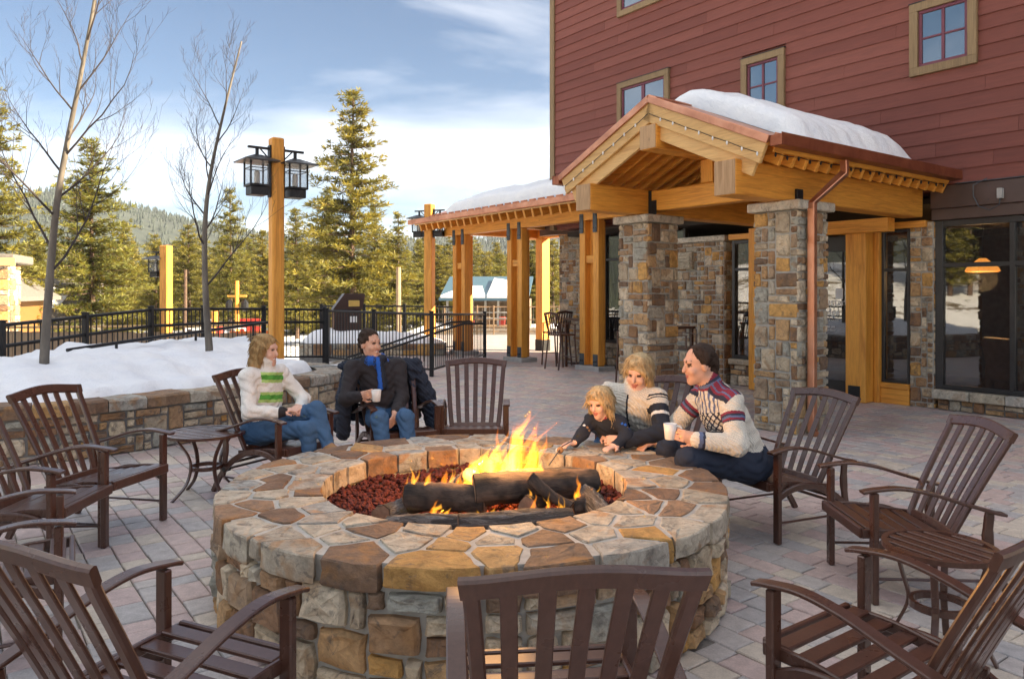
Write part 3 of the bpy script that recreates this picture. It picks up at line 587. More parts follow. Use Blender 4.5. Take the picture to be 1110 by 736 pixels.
for side in (-1, 1):
    slope_box('roof', side, 0, SL, V0, VW - .003, -.012, .045, 'copper'); slope_box('roof_deck', side, .02, SL - .01, V0 + .02, VW - .01, -.045, -.014, 'timber_y')
    slope_box('barge_board', side, .0, SL - .02, V0 + .012, V0 + .062, -.245, -.014, 'pale_timber_x'); slope_box('barge_board', side, .10, SL - .09, V0 + .064, V0 + .11, -.40, -.10, 'pale_timber_x')
    slope_box('copper_edge', side, -.01, SL, V0 - .02, V0 + .01, -.03, .055, 'copper')
    k = 0; vv_ = V0 + .30
    while vv_ < VW - .1: slope_box('rafter', side, .14, SL - .0, vv_, vv_ + .055, -.235, -.047, 'timber_x', .005); vv_ += .232; k += 1
    us_ = UR + side * (HS + .02); g0 = ZE - .06
    gm = MB(); uo = us_ + side * .14
    for q in ((us_, uo, g0, g0 + .006), (us_, us_ + side * .006, g0, g0 + .11), (uo - side * .006, uo, g0 + .006, g0 + .125)): gm.add(porch.bv(min(q[0], q[1]), max(q[0], q[1]), V0 - .0, VW - .15, q[2], q[3], .002))
    gm.add(porch.bv(min(us_, uo) + .003, max(us_, uo) - .003, V0 + .006, V0 + .012, g0 + .006, g0 + .11, .001)); mk('gutter', (gm.v, gm.f), 'dark_copper', porch.o)
    slope_box('fascia', side, SL + .001, SL + .02, V0 + .12, VW - .15, -.10, -.0, 'timber_y', .004)
    # string of little bulbs
    pts = []; bulbs = MB()
    for i in range(9):
        s_ = SL * (.04 + .115 * i); u_ = UR + side * (s_ * math.cos(sl_) - .13 * math.sin(sl_)); z_ = ZA - s_ * math.sin(sl_) - .15 * math.cos(sl_); pts.append(tuple(porch.loc(u_, V0 - .004, z_ - .006 * (i % 2))))
    w_ = mk('light_string', tube(pts, .004, 5), 'black_iron', porch.o)
    for p in pts[1:]: mk('bulb', lathe([(.004, .01), (.010, -.004), (.011, -.02), (.004, -.034)], 8, (p[0], p[1] - .012)), 'white_paint', w_).location.z = p[2]
pts = [tuple(porch.loc(UR - HS + .05, V0 + .2 + .21 * i, ZE - .10 - .012 * (i % 2))) for i in range(19)]
w_ = mk('light_string', tube(pts, .005, 5), 'black_iron', porch.o)
for p in pts: mk('bulb', lathe([(.005, .01), (.012, -.004), (.013, -.022), (.005, -.04)], 8, (p[0], p[1])), 'black_iron', w_).location.z = p[2]
slope_box('ridge_cap', -1, -.02, .12, V0 - .01, VW - .02, .046, .062, 'copper'); slope_box('ridge_cap', 1, -.02, .12, V0 - .01, VW - .02, .047, .063, 'copper')
for i in range(26):
    slope_box('snow_guard', -1, SL - .14, SL - .10, V0 + .25 + .15 * i, V0 + .37 + .15 * i, .046, .085, 'copper', .004)
# downspout at the right pillar
pd = [porch.loc(4.58, 8.02, 3.07), porch.loc(4.58, 8.02, 2.93), porch.loc(4.80, 7.74, 2.60), porch.loc(4.80, 7.74, .06), porch.loc(4.74, 7.70, .02)]
dm = MB(); dm.add(sweep(pd, (0, 1, 0), .075, .085, .12)); mk('downspout', (dm.v, dm.f), 'copper', porch.o)
# snow on porch roof
def roof_snow(name, label, L0, L1, w0, w1, fn, hmax, nl=70, nw=22, seed=0):
    vv_ = []; ff_ = []
    for i in range(nl + 1):
        a = i / nl
        for j in range(nw + 1):
            b2 = j / nw; l = L0 + (L1 - L0) * a; w = w0 + (w1 - w0) * b2
            ed = min(1, min(a, 1 - a) / .10); ew = min(1, min(b2, 1 - b2) / .13); h = hmax * math.sqrt(max(0, 1 - (1 - ed) ** 2)) * math.sqrt(max(0, 1 - (1 - ew) ** 2)) * (1 + .07 * hnoise(l, w, 2.3) + .03 * hnoise(l, w, 7))
            w += .02 * math.sin(l * 21 + seed) * (b2 - .3) + .02 * hnoise(l, 0, 3); vv_.append(fn(l, w, h))
    n = nw + 1
    for i in range(nl):
        for j in range(nw): ff_.append((i * n + j, i * n + n + j, i * n + n + j + 1, i * n + j + 1))
    o = mk(name, (vv_, ff_), 'snow', smooth=True); tag(o, label, 'snow'); return o
def ps(l, w, h):
    return WP(UR - w * math.cos(sl_), l, ZA - math.sqrt(w * w + .02) * math.sin(sl_) + .06 + h)
roof_snow('roof_snow', 'thick smooth snow slab on the copper gable porch roof', V0 + .62, VW - .95, -1.3, SL - .08, ps, .28)
# ---------------------------------------------------------------- pavilion along the left of the lodge
pav = BT('timber_pavilion', 'long timber post pavilion with copper edged roof left of the porch', 'pavilion', 14, 10.6)
def triple(u, v_):
    p = pav.box('post', u - .29, u - .12, v_ - .085, v_ + .085, .10, 3.08, 'timber_z', .01); q = pav.box('post', u + .12, u + .29, v_ - .085, v_ + .085, .10, 3.08, 'timber_z', .01)
    pav.box('spacer', u - .12, u + .12, v_ - .05, v_ + .05, 2.2, 2.36, 'timber_x', .008)
    pav.box('footing', u - .36, u + .36, v_ - .15, v_ + .32, -.02, .095, 'concrete', .015)
    for (o, c) in ((p, u - .205), (q, u + .205)):
        pav.box('base_plate', c - .07, c + .07, v_ - .098, v_ - .087, .10, .34, 'steel_plate', .003, o); pav.box('top_plate', c - .06, c + .06, v_ - .112, v_ - .10, 2.82, 3.22, 'steel_plate', .003, o)
        for zz_ in (.18, 2.9, 3.16):
            for e in (-.03, .03): pav.box('bolt', c + e - .01, c + e + .01, v_ - .122, v_ - .096, zz_, zz_ + .02, 'black_iron', .003, o)
    pav.box('inner_post', u - .12, u + .12, v_ + .06, v_ + .28, .10, 3.07, 'timber_z', .01)
for u in (11.54, 14.1, 16.5): triple(u, 10.6)
for u in (13.85, 16.3): pav.box('rear_post', u - .14, u + .14, 13.0, 13.28, 0, 3.08, 'timber_z', .01); pav.box('rear_base', u - .15, u + .15, 12.99, 13.29, 0, .3, 'black_iron', .004)
pav.box('beam', 8.1, 17.2, 10.50, 10.72, 3.082, 3.34, 'timber_x', .012); pav.box('beam', 13.4, 17.2, 13.03, 13.25, 3.082, 3.38, 'timber_x', .012)
for u in (14.1, 16.5): pav.box('cross_beam', u - .11, u + .11, 10.73, 13.02, 3.09, 3.36, 'timber_y', .012)
VE, ZB, ZR, VR = 9.93, 3.47, 4.05, 11.75
ps_ = math.atan2(ZR - ZB, VR - VE); pl2 = math.hypot(ZR - ZB, VR - VE)
def pslope(nm, u0, u1, s0, s1, t0, t1, mat, side=1, c=.006):
    vf = cbox(u0, u1, s0, s1, t0, t1, c); o_ = []
    for (x, y, z_) in vf[0]:
        dv = y * math.cos(ps_) - z_ * math.sin(ps_); zz_ = ZB + y * math.sin(ps_) + z_ * math.cos(ps_); vvv = VE + dv if side > 0 else 2 * VR - VE - dv; p = pav.loc(x, vvv, zz_); o_.append(tuple(p))
    return mk(nm, (o_, [tuple(reversed(q)) for q in vf[1]] if side > 0 else vf[1]), mat, pav.o)
for side in (1, -1):
    pslope('roof', 8.0 if side > 0 else 13.3, 17.75, 0, pl2, .0, .05, 'copper', side); pslope('roof_deck', 8.02 if side > 0 else 13.32, 17.72, .02, pl2 - .02, -.035, -.002, 'timber_x', side)
pslope('fascia', 8.0, 17.74, -.035, -.002, -.09, .03, 'pale_timber_x'); pslope('copper_edge', 7.99, 17.76, -.05, .10, .052, .066, 'copper')
gm = MB(); 
for q in ((VE - .16, VE - .045, ZB - .07, ZB - .062), (VE - .16, VE - .152, ZB - .062, ZB + .05)): gm.add(pav.bv(8.0, 17.85, q[0], q[1], q[2], q[3], .002))
mk('gutter', (gm.v, gm.f), 'copper', pav.o)
u = 8.2
while u < 17.6: pslope('rafter', u, u + .07, -.0, pl2, -.27, -.037, 'timber_y'); u += .30
for i in range(30): pslope('snow_guard', 8.2 + .3 * i, 8.4 + .3 * i, .12, .16, .05, .10, 'copper')
roof_snow('roof_snow', 'low snow slab on the long pavilion roof left of the gable', 8.6, 16.6, .22, 1.8, lambda l, w, h: WP(l, VE + w * math.cos(ps_) - h * math.sin(ps_), ZB + w * math.sin(ps_) + .05 + h), .28, seed=2)
# ---------------------------------------------------------------- fire pit
pit = thing('fire_pit', 'round rubble stone fire pit with mortared flagstone rim', 'fire pit', PITC)
RO, RI, HT = PITR, .86, .535
def ring(r0, r1, z0, z1, seg=72):
    v_ = []; f_ = []
    for i in range(seg):
        a = 2 * math.pi * i / seg; c, s_ = math.cos(a), math.sin(a); v_ += [(r0 * c, r0 * s_, z0), (r1 * c, r1 * s_, z0), (r1 * c, r1 * s_, z1), (r0 * c, r0 * s_, z1)]
    for i in range(seg):
        k = i * 4; n = ((i + 1) % seg) * 4
        for j in range(4): f_.append((k + j, k + (j + 1) % 4, n + (j + 1) % 4, n + j))
    return v_, f_
mk('mortar_core', ring(RI + .03, RO - .05, -.05, HT - .005), 'mortar', pit, smooth=False)
rg = random.Random(78)
def cyl(r, sgn): return lambda s, t, n: ((r + sgn * n) * math.cos(s / r), (r + sgn * n) * math.sin(s / r), t)
circ = 2 * math.pi * (RO - .040); unit = .078; nx = round(circ / unit); ux = circ / nx; uy = .43 / 5
for (a, b_, c, d) in pack(nx, 5, rg, [(2, 1), (3, 1), (2, 2), (2, 2), (3, 2), (1, 1), (2, 1), (3, 2), (1, 2), (3, 1), (2, 1)]): mk('stone', stone(a * ux, b_ * uy, c * ux, d * uy, cyl(RO - .040, 1), rg, .006, .036, -.04, .018, .007), 'wall_stone', pit, rg.random())
circ = 2 * math.pi * (RI + .03); nx = round(circ / .10); ux = circ / nx
for (a, b_, c, d) in pack(nx, 2, rg, [(2, 1), (3, 1), (2, 2), (3, 2), (1, 1)]): mk('stone', stone(a * ux, .2 + b_ * .10, c * ux, .2 + d * .10, cyl(RI + .03, -1), rg, .007, .018, -.04, .012, .006), 'wall_stone', pit, rg.random())
def blob(poly, z0, z1, rg, bev=.009, out=None):
    """a flat stone from an outline; rough top"""
    n = len(poly); cx = sum(p[0] for p in poly) / n; cy_ = sum(p[1] for p in poly) / n; v_ = []
    tx, ty = rg.uniform(-.014, .014), rg.uniform(-.014, .014)
    def lay(k, z, j, e=0):
        for (x, y) in poly:
            k_ = k + rg.uniform(-e, e); d = math.hypot(x - cx, y - cy_) or 1; q = max(0, 1 - k_ / d); X, Y = cx + (x - cx) * q, cy_ + (y - cy_) * q; v_.append((X, Y, z + rg.uniform(-j, j) + ((X - cx) * tx + (Y - cy_) * ty if z > .45 else 0)))
    lay(.006, z0, 0); lay(.0, z0 + .012, .004, .006); lay(.0, (z0 + z1) / 2, .008, .008); lay(.002, z1 - bev * .8, .002, .003); lay(bev, z1, .0015, .003)
    for (x, y) in poly: v_.append((cx + (x - cx) * .55, cy_ + (y - cy_) * .55, z1 + rg.uniform(-.003, .003) + ((x - cx) * tx + (y - cy_) * ty) * .5))
    v_.append((cx, cy_, z1 + rg.uniform(-.004, .003))); f_ = [(r_ * n + i, r_ * n + (i + 1) % n, r_ * n + n + (i + 1) % n, r_ * n + n + i) for r_ in range(5) for i in range(n)]
    f_ += [(5 * n + i, 5 * n + (i + 1) % n, 6 * n) for i in range(n)]; return v_, f_
# the rim: irregular flagstones, a Voronoi pattern wrapped round the ring
RM = 1.12; LS = 2 * math.pi * RM; R0, R1 = RI - .012, RO + .004; sites = []
tries = 0
while tries < 6000:
    tries += 1; p = (rg.uniform(0, LS), rg.uniform(R0 + .05, R1 - .07)); edge = p[1] > R1 - .16 or p[1] < R0 + .12
    if all(math.hypot(min(abs(p[0] - q[0]), LS - abs(p[0] - q[0])) * .72, (p[1] - q[1]) * 1.1) > rg.uniform(.125, .175) for q in sites): sites.append(p)
def clip(poly, nx_, ny_, c):
    o_ = []
    for k in range(len(poly)):
        a, b_ = poly[k], poly[(k + 1) % len(poly)]; da = a[0] * nx_ + a[1] * ny_ - c; db = b_[0] * nx_ + b_[1] * ny_ - c
        if da <= 0: o_.append(a)
        if (da < 0) != (db < 0) and abs(da - db) > 1e-9: t = da / (da - db); o_.append((a[0] + (b_[0] - a[0]) * t, a[1] + (b_[1] - a[1]) * t))
    return o_
for (sx_, sr_) in sites:
    poly = [(sx_ - .6, R0), (sx_ + .6, R0), (sx_ + .6, R1), (sx_ - .6, R1)]; g = rg.uniform(.008, .014)
    for (qx, qr) in sites:
        for w_ in (-LS, 0, LS):
            dx, dr = qx + w_ - sx_, qr - sr_; d_ = math.hypot(dx, dr)
            if 1e-6 < d_ < .9: poly = clip(poly, dx / d_, dr / d_, ((sx_ + dx / 2) * dx + (sr_ + dr / 2) * dr) / d_ - g)
    if len(poly) < 3: continue
    P = []
    for k in range(len(poly)):
        a, b_ = poly[k], poly[(k + 1) % len(poly)]; L = math.hypot(a[0] - b_[0], a[1] - b_[1]); m_ = max(1, int(L / .06))
        for q in range(m_):
            t = q / m_; x, r_ = a[0] + (b_[0] - a[0]) * t, a[1] + (b_[1] - a[1]) * t; e = .006 if q else .002; r_ += rg.uniform(-e, e) + (-.010 if q == 0 and r_ > R1 - .003 else 0); P.append((x + rg.uniform(-e, e), r_))
    if len(P) < 4: continue
    outer = max(p[1] for p in P) > R1 - .02; inner = min(p[1] for p in P) < R0 + .02
    z0 = HT - (rg.choice((.085, .10, .11, .125)) if outer else .115 if inner else .05)
    mk('flagstone', blob([(r_ * math.cos(x / RM), r_ * math.sin(x / RM)) for x, r_ in P], z0, HT + rg.uniform(-.002, .005), rg, .008 if outer else .006), 'flag_stone', pit, rg.random())
# lava rock
rg = random.Random(9); lv = MB(); ico = [(0, 0, 1), (.9, 0, .35), (.28, .85, .4), (-.72, .52, .42), (-.72, -.52, .4), (.28, -.85, .38), (.72, .52, -.45), (-.28, .85, -.45), (-.9, 0, -.45), (-.28, -.85, -.45), (.72, -.52, -.45), (0, 0, -1)]
icf = [(0, 1, 2), (0, 2, 3), (0, 3, 4), (0, 4, 5), (0, 5, 1), (1, 6, 2), (2, 7, 3), (3, 8, 4), (4, 9, 5), (5, 10, 1), (6, 7, 2), (7, 8, 3), (8, 9, 4), (9, 10, 5), (10, 6, 1), (11, 7, 6), (11, 8, 7), (11, 9, 8), (11, 10, 9), (11, 6, 10)]
for i in range(4600):
    a = rg.uniform(0, 2 * math.pi); r_ = math.sqrt(rg.random()) * (RI - .0); s_ = rg.uniform(.009, .020); h = .365 + .035 * hnoise(a * 2, r_ * 5) * .5 + rg.uniform(-.02, .015) + .05 * sstep(.3, .85, r_)
    lv.add(([(r_ * math.cos(a) + x * s_ * rg.uniform(.7, 1.3), r_ * math.sin(a) + y * s_ * rg.uniform(.7, 1.3), h + z_ * s_ * rg.uniform(.6, 1.2)) for x, y, z_ in ico], icf), rg.random())
lo = lv.build('lava_rock', 'lava'); lo.location = PITC; tag(lo, 'bed of dark red lava rock inside the fire pit', 'lava rock', kind='stuff')
mk('bed', lathe([(RI + .02, .16), (RI + .02, .35), (.01, .34)], 40), 'lava', pit)
# logs
def log(name, label, p0, p1, r0, r1, mat, seed, flat=0, bend=.02, knots=0):
    rg = random.Random(seed); A, B = Vector(p0), Vector(p1); n = 22; seg = 18; ax = (B - A); L = ax.length; T = ax.normalized(); S = T.cross(Vector((0, 0, 1))).normalized(); N = T.cross(S)
    v_ = []; f_ = []; ph = [rg.uniform(0, 6.28) for _ in range(6)]
    for i in range(n + 1):
        t = i / n; c = Vector((0, 0, t * L)); c.x += bend * math.sin(t * 3.1 + ph[0]); c.y += bend * .6 * math.sin(t * 4 + ph[1]); r_ = r0 + (r1 - r0) * t
        for j in range(seg):
            a = 2 * math.pi * j / seg; k = 1 + .08 * math.sin(a * 3 + ph[2] + t * 2) + .05 * math.sin(a * 9 + ph[3] + t * 5) + rg.uniform(-.06, .06); x, y = r_ * k * math.cos(a), r_ * k * math.sin(a)
            if flat and y < -r_ * .35: y = -r_ * .35 + rg.uniform(-.004, .004)
            v_.append((c.x + x, c.y + y, c.z))
    for i in range(n):
        for j in range(seg): f_.append((i * seg + j, i * seg + (j + 1) % seg, i * seg + seg + (j + 1) % seg, i * seg + seg + j))
    o = thing(name, label, 'log', A); M = Matrix((S, N, T)).transposed(); o.rotation_euler = M.to_euler(); mk('bark', (v_, f_), mat, o, smooth=True)
    for e, zz_, rr in ((0, 0, r0), (n, L, r1)):
        rim_ = [Vector(v_[e * seg + j]) for j in range(seg)]; c = sum(rim_, Vector()) / seg; d = .004 if e else -.004; pts = [tuple(c + (p - c) * .97 + Vector((0, 0, d))) for p in rim_] + [tuple(c + (p - c) * .5 + Vector((0, 0, d * 1.5))) for p in rim_] + [tuple(c + Vector((0, 0, d)))]
        ff_ = [(j, (j + 1) % seg, seg + (j + 1) % seg, seg + j) for j in range(seg)] + [(seg + j, seg + (j + 1) % seg, 2 * seg) for j in range(seg)]
        mk('sawn_end', (pts, ff_), 'sawn_end', o)
    return o
LG = [('grey front log lying lowest across the front of the fire', (-.62, 3.78, 0.450), (-.14, 3.72, 0.455), .042, .045, 'ember_bark', 0),
      ('thick grey knotted log lying along the front right of the fire', (-.26, 3.70, 0.465), (.30, 3.78, 0.460), .058, .050, 'ember_bark', 0),
      ('charred split log with pale end across the middle of the fire', (-.20, 3.98, 0.550), (.46, 4.10, 0.575), .084, .080, 'split_log', 0),
      ('black charred log at left under the small flames', (-.56, 4.02, 0.515), (-.14, 3.96, 0.520), .076, .070, 'split_log', 0),
      ('stubby grey log standing out at the far left of the fire', (-.66, 3.86, 0.450), (-.52, 4.22, 0.470), .058, .056, 'ember_bark', 0),
      ('grey bark log slanting down at the right end of the fire', (.34, 4.16, 0.550), (.52, 3.74, 0.440), .064, .055, 'ember_bark', 0),
      ('short round log with sawn end between the middle logs', (.10, 3.86, 0.500), (.20, 4.2, 0.520), .052, .05, 'split_log', 0),
      ('upright leaning charred log behind the left flames', (-.34, 4.22, 0.450), (-.25, 4.12, 0.610), .052, .048, 'ember_bark', 0),
      ('thin charred branch crossing over the split log', (.10, 3.94, 0.630), (.30, 3.86, 0.510), .030, .026, 'split_log', 0),
      ('dark log at the back of the fire beneath the main flame', (-.22, 4.36, 0.490), (.40, 4.34, 0.530), .07, .066, 'ember_bark', 0),
      ('small blackened log end under the right flames', (.30, 3.90, 0.490), (.46, 4.02, 0.490), .045, .045, 'split_log', 0)]
for i, (lb, a, b_, r0, r1, m, fl_) in enumerate(LG): log('fire_log', lb, a, b_, r0, r1, m, 100 + i, fl_)
# flames: closed tongues filled with glowing gas
def tongue(base, h, r, lean, seed, twist=1.0, flat=.55):
    rg = random.Random(seed); n = 18; seg = 9; v_ = []; f_ = []; B = Vector(base); ph = [rg.uniform(0, 6.28) for _ in range(5)]; rot = rg.uniform(0, 3.14)
    for i in range(n + 1):
        t = i / n; rad_ = r * (math.sin(math.pi * min(1, t * .84 + .16)) ** 1.1) * (1 - .3 * t) * (1 + .20 * math.sin(t * 9 + ph[0]) + .12 * math.sin(t * 17 + ph[1])) + .0012; cx = lean[0] * t ** 1.5 + h * (.07 * math.sin(t * 5.2 * twist + ph[2]) + .035 * math.sin(t * 12 + ph[3])) * t ** .7; cyy = lean[1] * t + .05 * h * math.sin(t * 6 + ph[4]) * t
        for j in range(seg):
            a = 2 * math.pi * j / seg; x = rad_ * math.cos(a) * (1 + .3 * math.sin(a * 2 + t * 9 + ph[0])); y = rad_ * math.sin(a) * flat; c, s_ = math.cos(rot), math.sin(rot); v_.append((B.x + cx + x * c - y * s_ * .4, B.y + cyy + x * s_ * .4 + y * c, B.z + h * t + .25 * rad_ * math.sin(a * 3 + ph[1])))
    for i in range(n):
        for j in range(seg): f_.append((i * seg + j, i * seg + (j + 1) % seg, i * seg + seg + (j + 1) % seg, i * seg + seg + j))
    f_.append(tuple(range(seg - 1, -1, -1))); f_.append(tuple(n * seg + j for j in range(seg))); return v_, f_
fire = thing('fire', 'leaping yellow and orange flames rising from the charred logs', 'fire', (PITC.x, 4.2, .42))
rg = random.Random(4)
def fl_add(x, y, z, h, r, lean, mat, n=1):
    for _ in range(n): mk('flame', tongue((x - PITC.x + rg.uniform(-.02, .02), y - 4.2, z - .42), h, r, lean, rg.randrange(9999), rg.uniform(.6, 1.5)), mat, fire, smooth=True)
for i in range(26):
    x = rg.uniform(-.26, .12); k = max(0, 1 - abs(x + .04) / .26); fl_add(x, 4.12 + rg.uniform(-.08, .08), .50, .12 + .24 * k * rg.uniform(.5, 1.1), rg.uniform(.028, .056), (.02 + .05 * rg.random(), 0), 'flame_core')
for i in range(26):
    x = rg.uniform(-.28, .13); k = max(0, 1 - abs(x + .02) / .28); fl_add(x, 4.13 + rg.uniform(-.09, .09), .49, .15 + .34 * k * rg.uniform(.45, 1.1), rg.uniform(.022, .048), (.02 + .12 * rg.random(), rg.uniform(-.02, .03)), rg.choice(['flame_mid', 'flame_mid', 'flame_tip']))
for (x, h, ln) in ((-.02, .43, .10), (.05, .42, .17), (-.10, .36, .04), (.10, .36, .14), (.02, .39, .10), (.06, .36, .09)): fl_add(x, 4.13, .52, h, .034, (ln, 0), 'flame_tip')
for (x, y, z, h, m) in ((-.56, 4.02, .50, .15, 3), (-.50, 4.0, .52, .17, 4), (-.44, 3.98, .52, .13, 3), (-.34, 3.98, .54, .21, 4), (-.29, 4.0, .55, .15, 3), (-.42, 3.86, .47, .10, 2), (-.36, 3.82, .46, .09, 3), (.10, 3.86, .49, .10, 2), (.17, 3.82, .46, .12, 3), (.23, 3.80, .46, .14, 3), (-.06, 3.80, .44, .07, 3), (.34, 3.92, .52, .12, 3), (.40, 3.95, .5, .09, 2), (.02, 3.82, .45, .06, 2), (-.16, 3.82, .44, .06, 2)):
    for q in range(m): fl_add(x + rg.uniform(-.03, .03), y + rg.uniform(-.03, .03), z, h * rg.uniform(.5, 1.15), rg.uniform(.010, .022), (rg.uniform(-.02, .05), 0), rg.choice(['flame_core', 'flame_core', 'flame_mid']))
fp = bpy.data.lights.new('fire_light', 'POINT'); fp.energy = 12; fp.color = (1, .48, .14); fp.shadow_soft_size = .14; fo = bpy.data.objects.new('fire_light', fp); C.objects.link(fo); fo.parent = fire; fo.location = (.14, .02, .46)
# ---------------------------------------------------------------- patio chairs
def spline(P, n=6):
    P = [Vector(p) for p in P]; o_ = []
    for i in range(len(P) - 1):
        a, b_, c, d = P[max(i - 1, 0)], P[i], P[i + 1], P[min(i + 2, len(P) - 1)]
        for k in range(n):
            t = k / n; o_.append(.5 * ((2 * b_) + (c - a) * t + (2 * a - 5 * b_ + 4 * c - d) * t * t + (3 * b_ - a - 3 * c + d) * t ** 3))
    o_.append(P[-1]); return o_
def make_chair():
    o = thing('patio_chair', 'x', 'chair'); m = 'chair_metal'; X = (1, 0, 0)
    BK = [(-.175, .335), (-.215, .43), (-.275, .56), (-.355, .72), (-.43, .865)]
    def bp(s, t): # s -1..1 across, t 0..1 up the back
        w = .215 + .055 * t; i = t * (len(BK) - 1); k = min(int(i), len(BK) - 2); f_ = i - k; y = BK[k][0] + (BK[k + 1][0] - BK[k][0]) * f_; z_ = BK[k][1] + (BK[k + 1][1] - BK[k][1]) * f_
        return Vector((s * w, y - .022 * (1 - s * s), z_))
    for s in (-1, 1): mk('stile', sweep(spline([bp(s, t) for t in (0, .25, .5, .75, 1)] + [Vector((s * .278, -.447, .912))], 4), X, .042, .026), m, o)
    for k in range(5):
        s = -.68 + .34 * k; mk('slat', sweep(spline([bp(s, t) for t in (0, .25, .5, .75, 1)] + [Vector((.30 * s * .92, -.447 - .03 * (1 - s * s), .898 + .028 * math.cos(s * math.pi / 2) ** 1.4))], 4), X, .043, .012), m, o)
    tp = [Vector((.30 * s, -.447 - .03 * (1 - s * s), .905 + .028 * math.cos(s * math.pi / 2) ** 1.4)) for s in [i / 8 for i in range(-8, 9)]]
    mk('top_rail', sweep(tp, (0, -.42, .9), .062, .026), m, o); mk('bottom_rail', sweep([bp(s, .03) + Vector((0, -.004, 0)) for s in (-1, -.5, 0, .5, 1)], (0, -.3, .9), .055, .026), m, o)
    ST = [(.242, .395), (.152, .382), (.062, .366), (-.028, .353), (-.118, .346)]
    for k, (y, z_) in enumerate(ST): mk('seat_slat', cbox(-.255, .255, y - .033, y + .033, z_ - .011, z_ + .007, .004), m, o)
    mk('front_rail', cbox(-.262, .262, .288, .312, .345, .405, .005), m, o)
    for s in (-1, 1):
        x = s * .286
        mk('front_leg', cbox(x - .026, x + .026, .232, .264, 0, .604, .005), m, o)
        mk('side_rail', sweep(spline([(s * .262, .30, .372), (s * .262, .12, .372), (s * .262, -.05, .345), (s * .262, -.20, .325)], 4), X, .02, .05), m, o)
        mk('rear_leg', sweep(spline([(x, .245, .30), (x, .12, .352), (x, -.06, .352), (x, -.24, .27), (x, -.38, .14), (x, -.47, 0)], 5), X, .026, .046), m, o)
        mk('arm_support', sweep(spline([(x, -.36, .13), (x, -.335, .26), (x, -.325, .38), (x, -.335, .50)], 4), X, .024, .048, taper=[.7] + [1] * 5 + [1.15] * 3 + [1] * 3 + [.9]), m, o)
        mk('armrest', sweep(spline([(s * .292, .315, .607), (s * .292, .26, .618), (s * .294, .13, .630), (s * .296, -.02, .606), (s * .298, -.18, .556), (s * .30, -.34, .508), (s * .30, -.40, .496)], 5), X, .058, .016), m, o)
        mk('stretcher', tube([(x, .245, .135), (x, -.38, .13)], .008, 6), m, o)
        mk('pivot', tube([(s * .24, -.335, .19), (s * .30, -.335, .19)], .02, 10), 'black_iron', o)
    mk('cross_bar', tube([(-.285, -.335, .19), (.285, -.335, .19)], .011, 8), m, o); mk('cross_bar', tube([(-.285, -.22, .262), (.285, -.22, .262)], .011, 8), m, o)
    return o
proto = make_chair(); first = [True]
def copy_tree(o, parent=None):
    c = o.copy(); C.objects.link(c); c.parent = parent
    for ch in list(o.children): copy_tree(ch, c)
    return c
def chair(x, y, fx, fy, label):
    o = proto if first[0] else copy_tree(proto); first[0] = False
    o.location = (x, y, 0); o.rotation_euler = (0, 0, math.atan2(fy, fx) - math.pi / 2); tag(o, label, 'chair', 'slat back patio chairs around the fire pit'); return o
CH = dict(front=(.13, 2.25, -.10, .99, 'empty chair seen from behind at the near edge of the fire pit'),
          fl=(-1.10, 2.38, .42, .9, 'big empty chair in the bottom left corner with its back towards us'),
          lc=(-2.30, 3.36, .86, .5, 'chair mostly hidden at the left edge behind the corner chair'),
          lb=(-2.80, 4.46, 1, .02, 'left edge chair overlapped by the chair beside the snow wall'),
          la=(-2.76, 5.10, .97, -.22, 'empty chair in front of the planter wall left of the round table'),
          w1=(-1.86, 6.13, .88, -.48, 'chair under the woman in the white and green jacket'),
          m1=(-1.02, 6.75, .42, -.9, 'chair with a dark coat over its back under the seated man with scarf'),
          em=(-.345, 6.95, .02, -1, 'empty chair facing us behind the flames'),
          w2=(1.02, 5.62, -.62, -.78, 'chair behind the blonde woman and child'),
          m2=(1.80, 5.18, -.91, -.41, 'chair under the man in the patterned sweater'),
          r1=(2.12, 4.17, -1, .03, 'empty chair at the right in front of the big window'),
          fr=(1.27, 2.55, -.58, .81, 'big empty chair in the bottom right corner'))
for k, q in CH.items():
    o = chair(*q); o.scale.z = {'r1': .945, 'm2': .955, 'fr': .975, 'w2': .98}.get(k, 1.0)
def side_table(x, y, r, h, label, rot=0):
    o = thing('side_table', label, 'table', (x, y, 0), rot, 'round slatted side tables')
    k = int(r * 2 / .062)
    for i in range(k):
        yy = -r + (i + .5) * 2 * r / k; hw = math.sqrt(max(.0004, (r - .02) ** 2 - yy * yy)); mk('slat', cbox(-hw, hw, yy - .021, yy + .021, h - .014, h - .002, .003), 'chair_metal', o)
    mk('rim', ring(r - .026, r, h - .022, h, 40), 'chair_metal', o)
    for a in (0, 1, 2, 3):
        t = a * math.pi / 2 + .5; c, s_ = math.cos(t), math.sin(t); mk('leg', sweep(spline([(c * (r - .05), s_ * (r - .05), h - .02), (c * .15, s_ * .15, h * .68), (c * .125, s_ * .125, h * .45), (c * .17, s_ * .17, h * .2), (c * (r - .02), s_ * (r - .02), 0)], 5), (-s_, c, 0), .03, .014), 'chair_metal', o)
    mk('lower_ring', ring(.105, .125, h * .42, h * .42 + .03, 24), 'chair_metal', o)
side_table(-2.42, 5.98, .30, .5, 'round slatted table on the left beside the woman in the white jacket', .4)
side_table(1.90, 3.36, .235, .48, 'round slatted table between the two empty chairs at the right', 2.0)
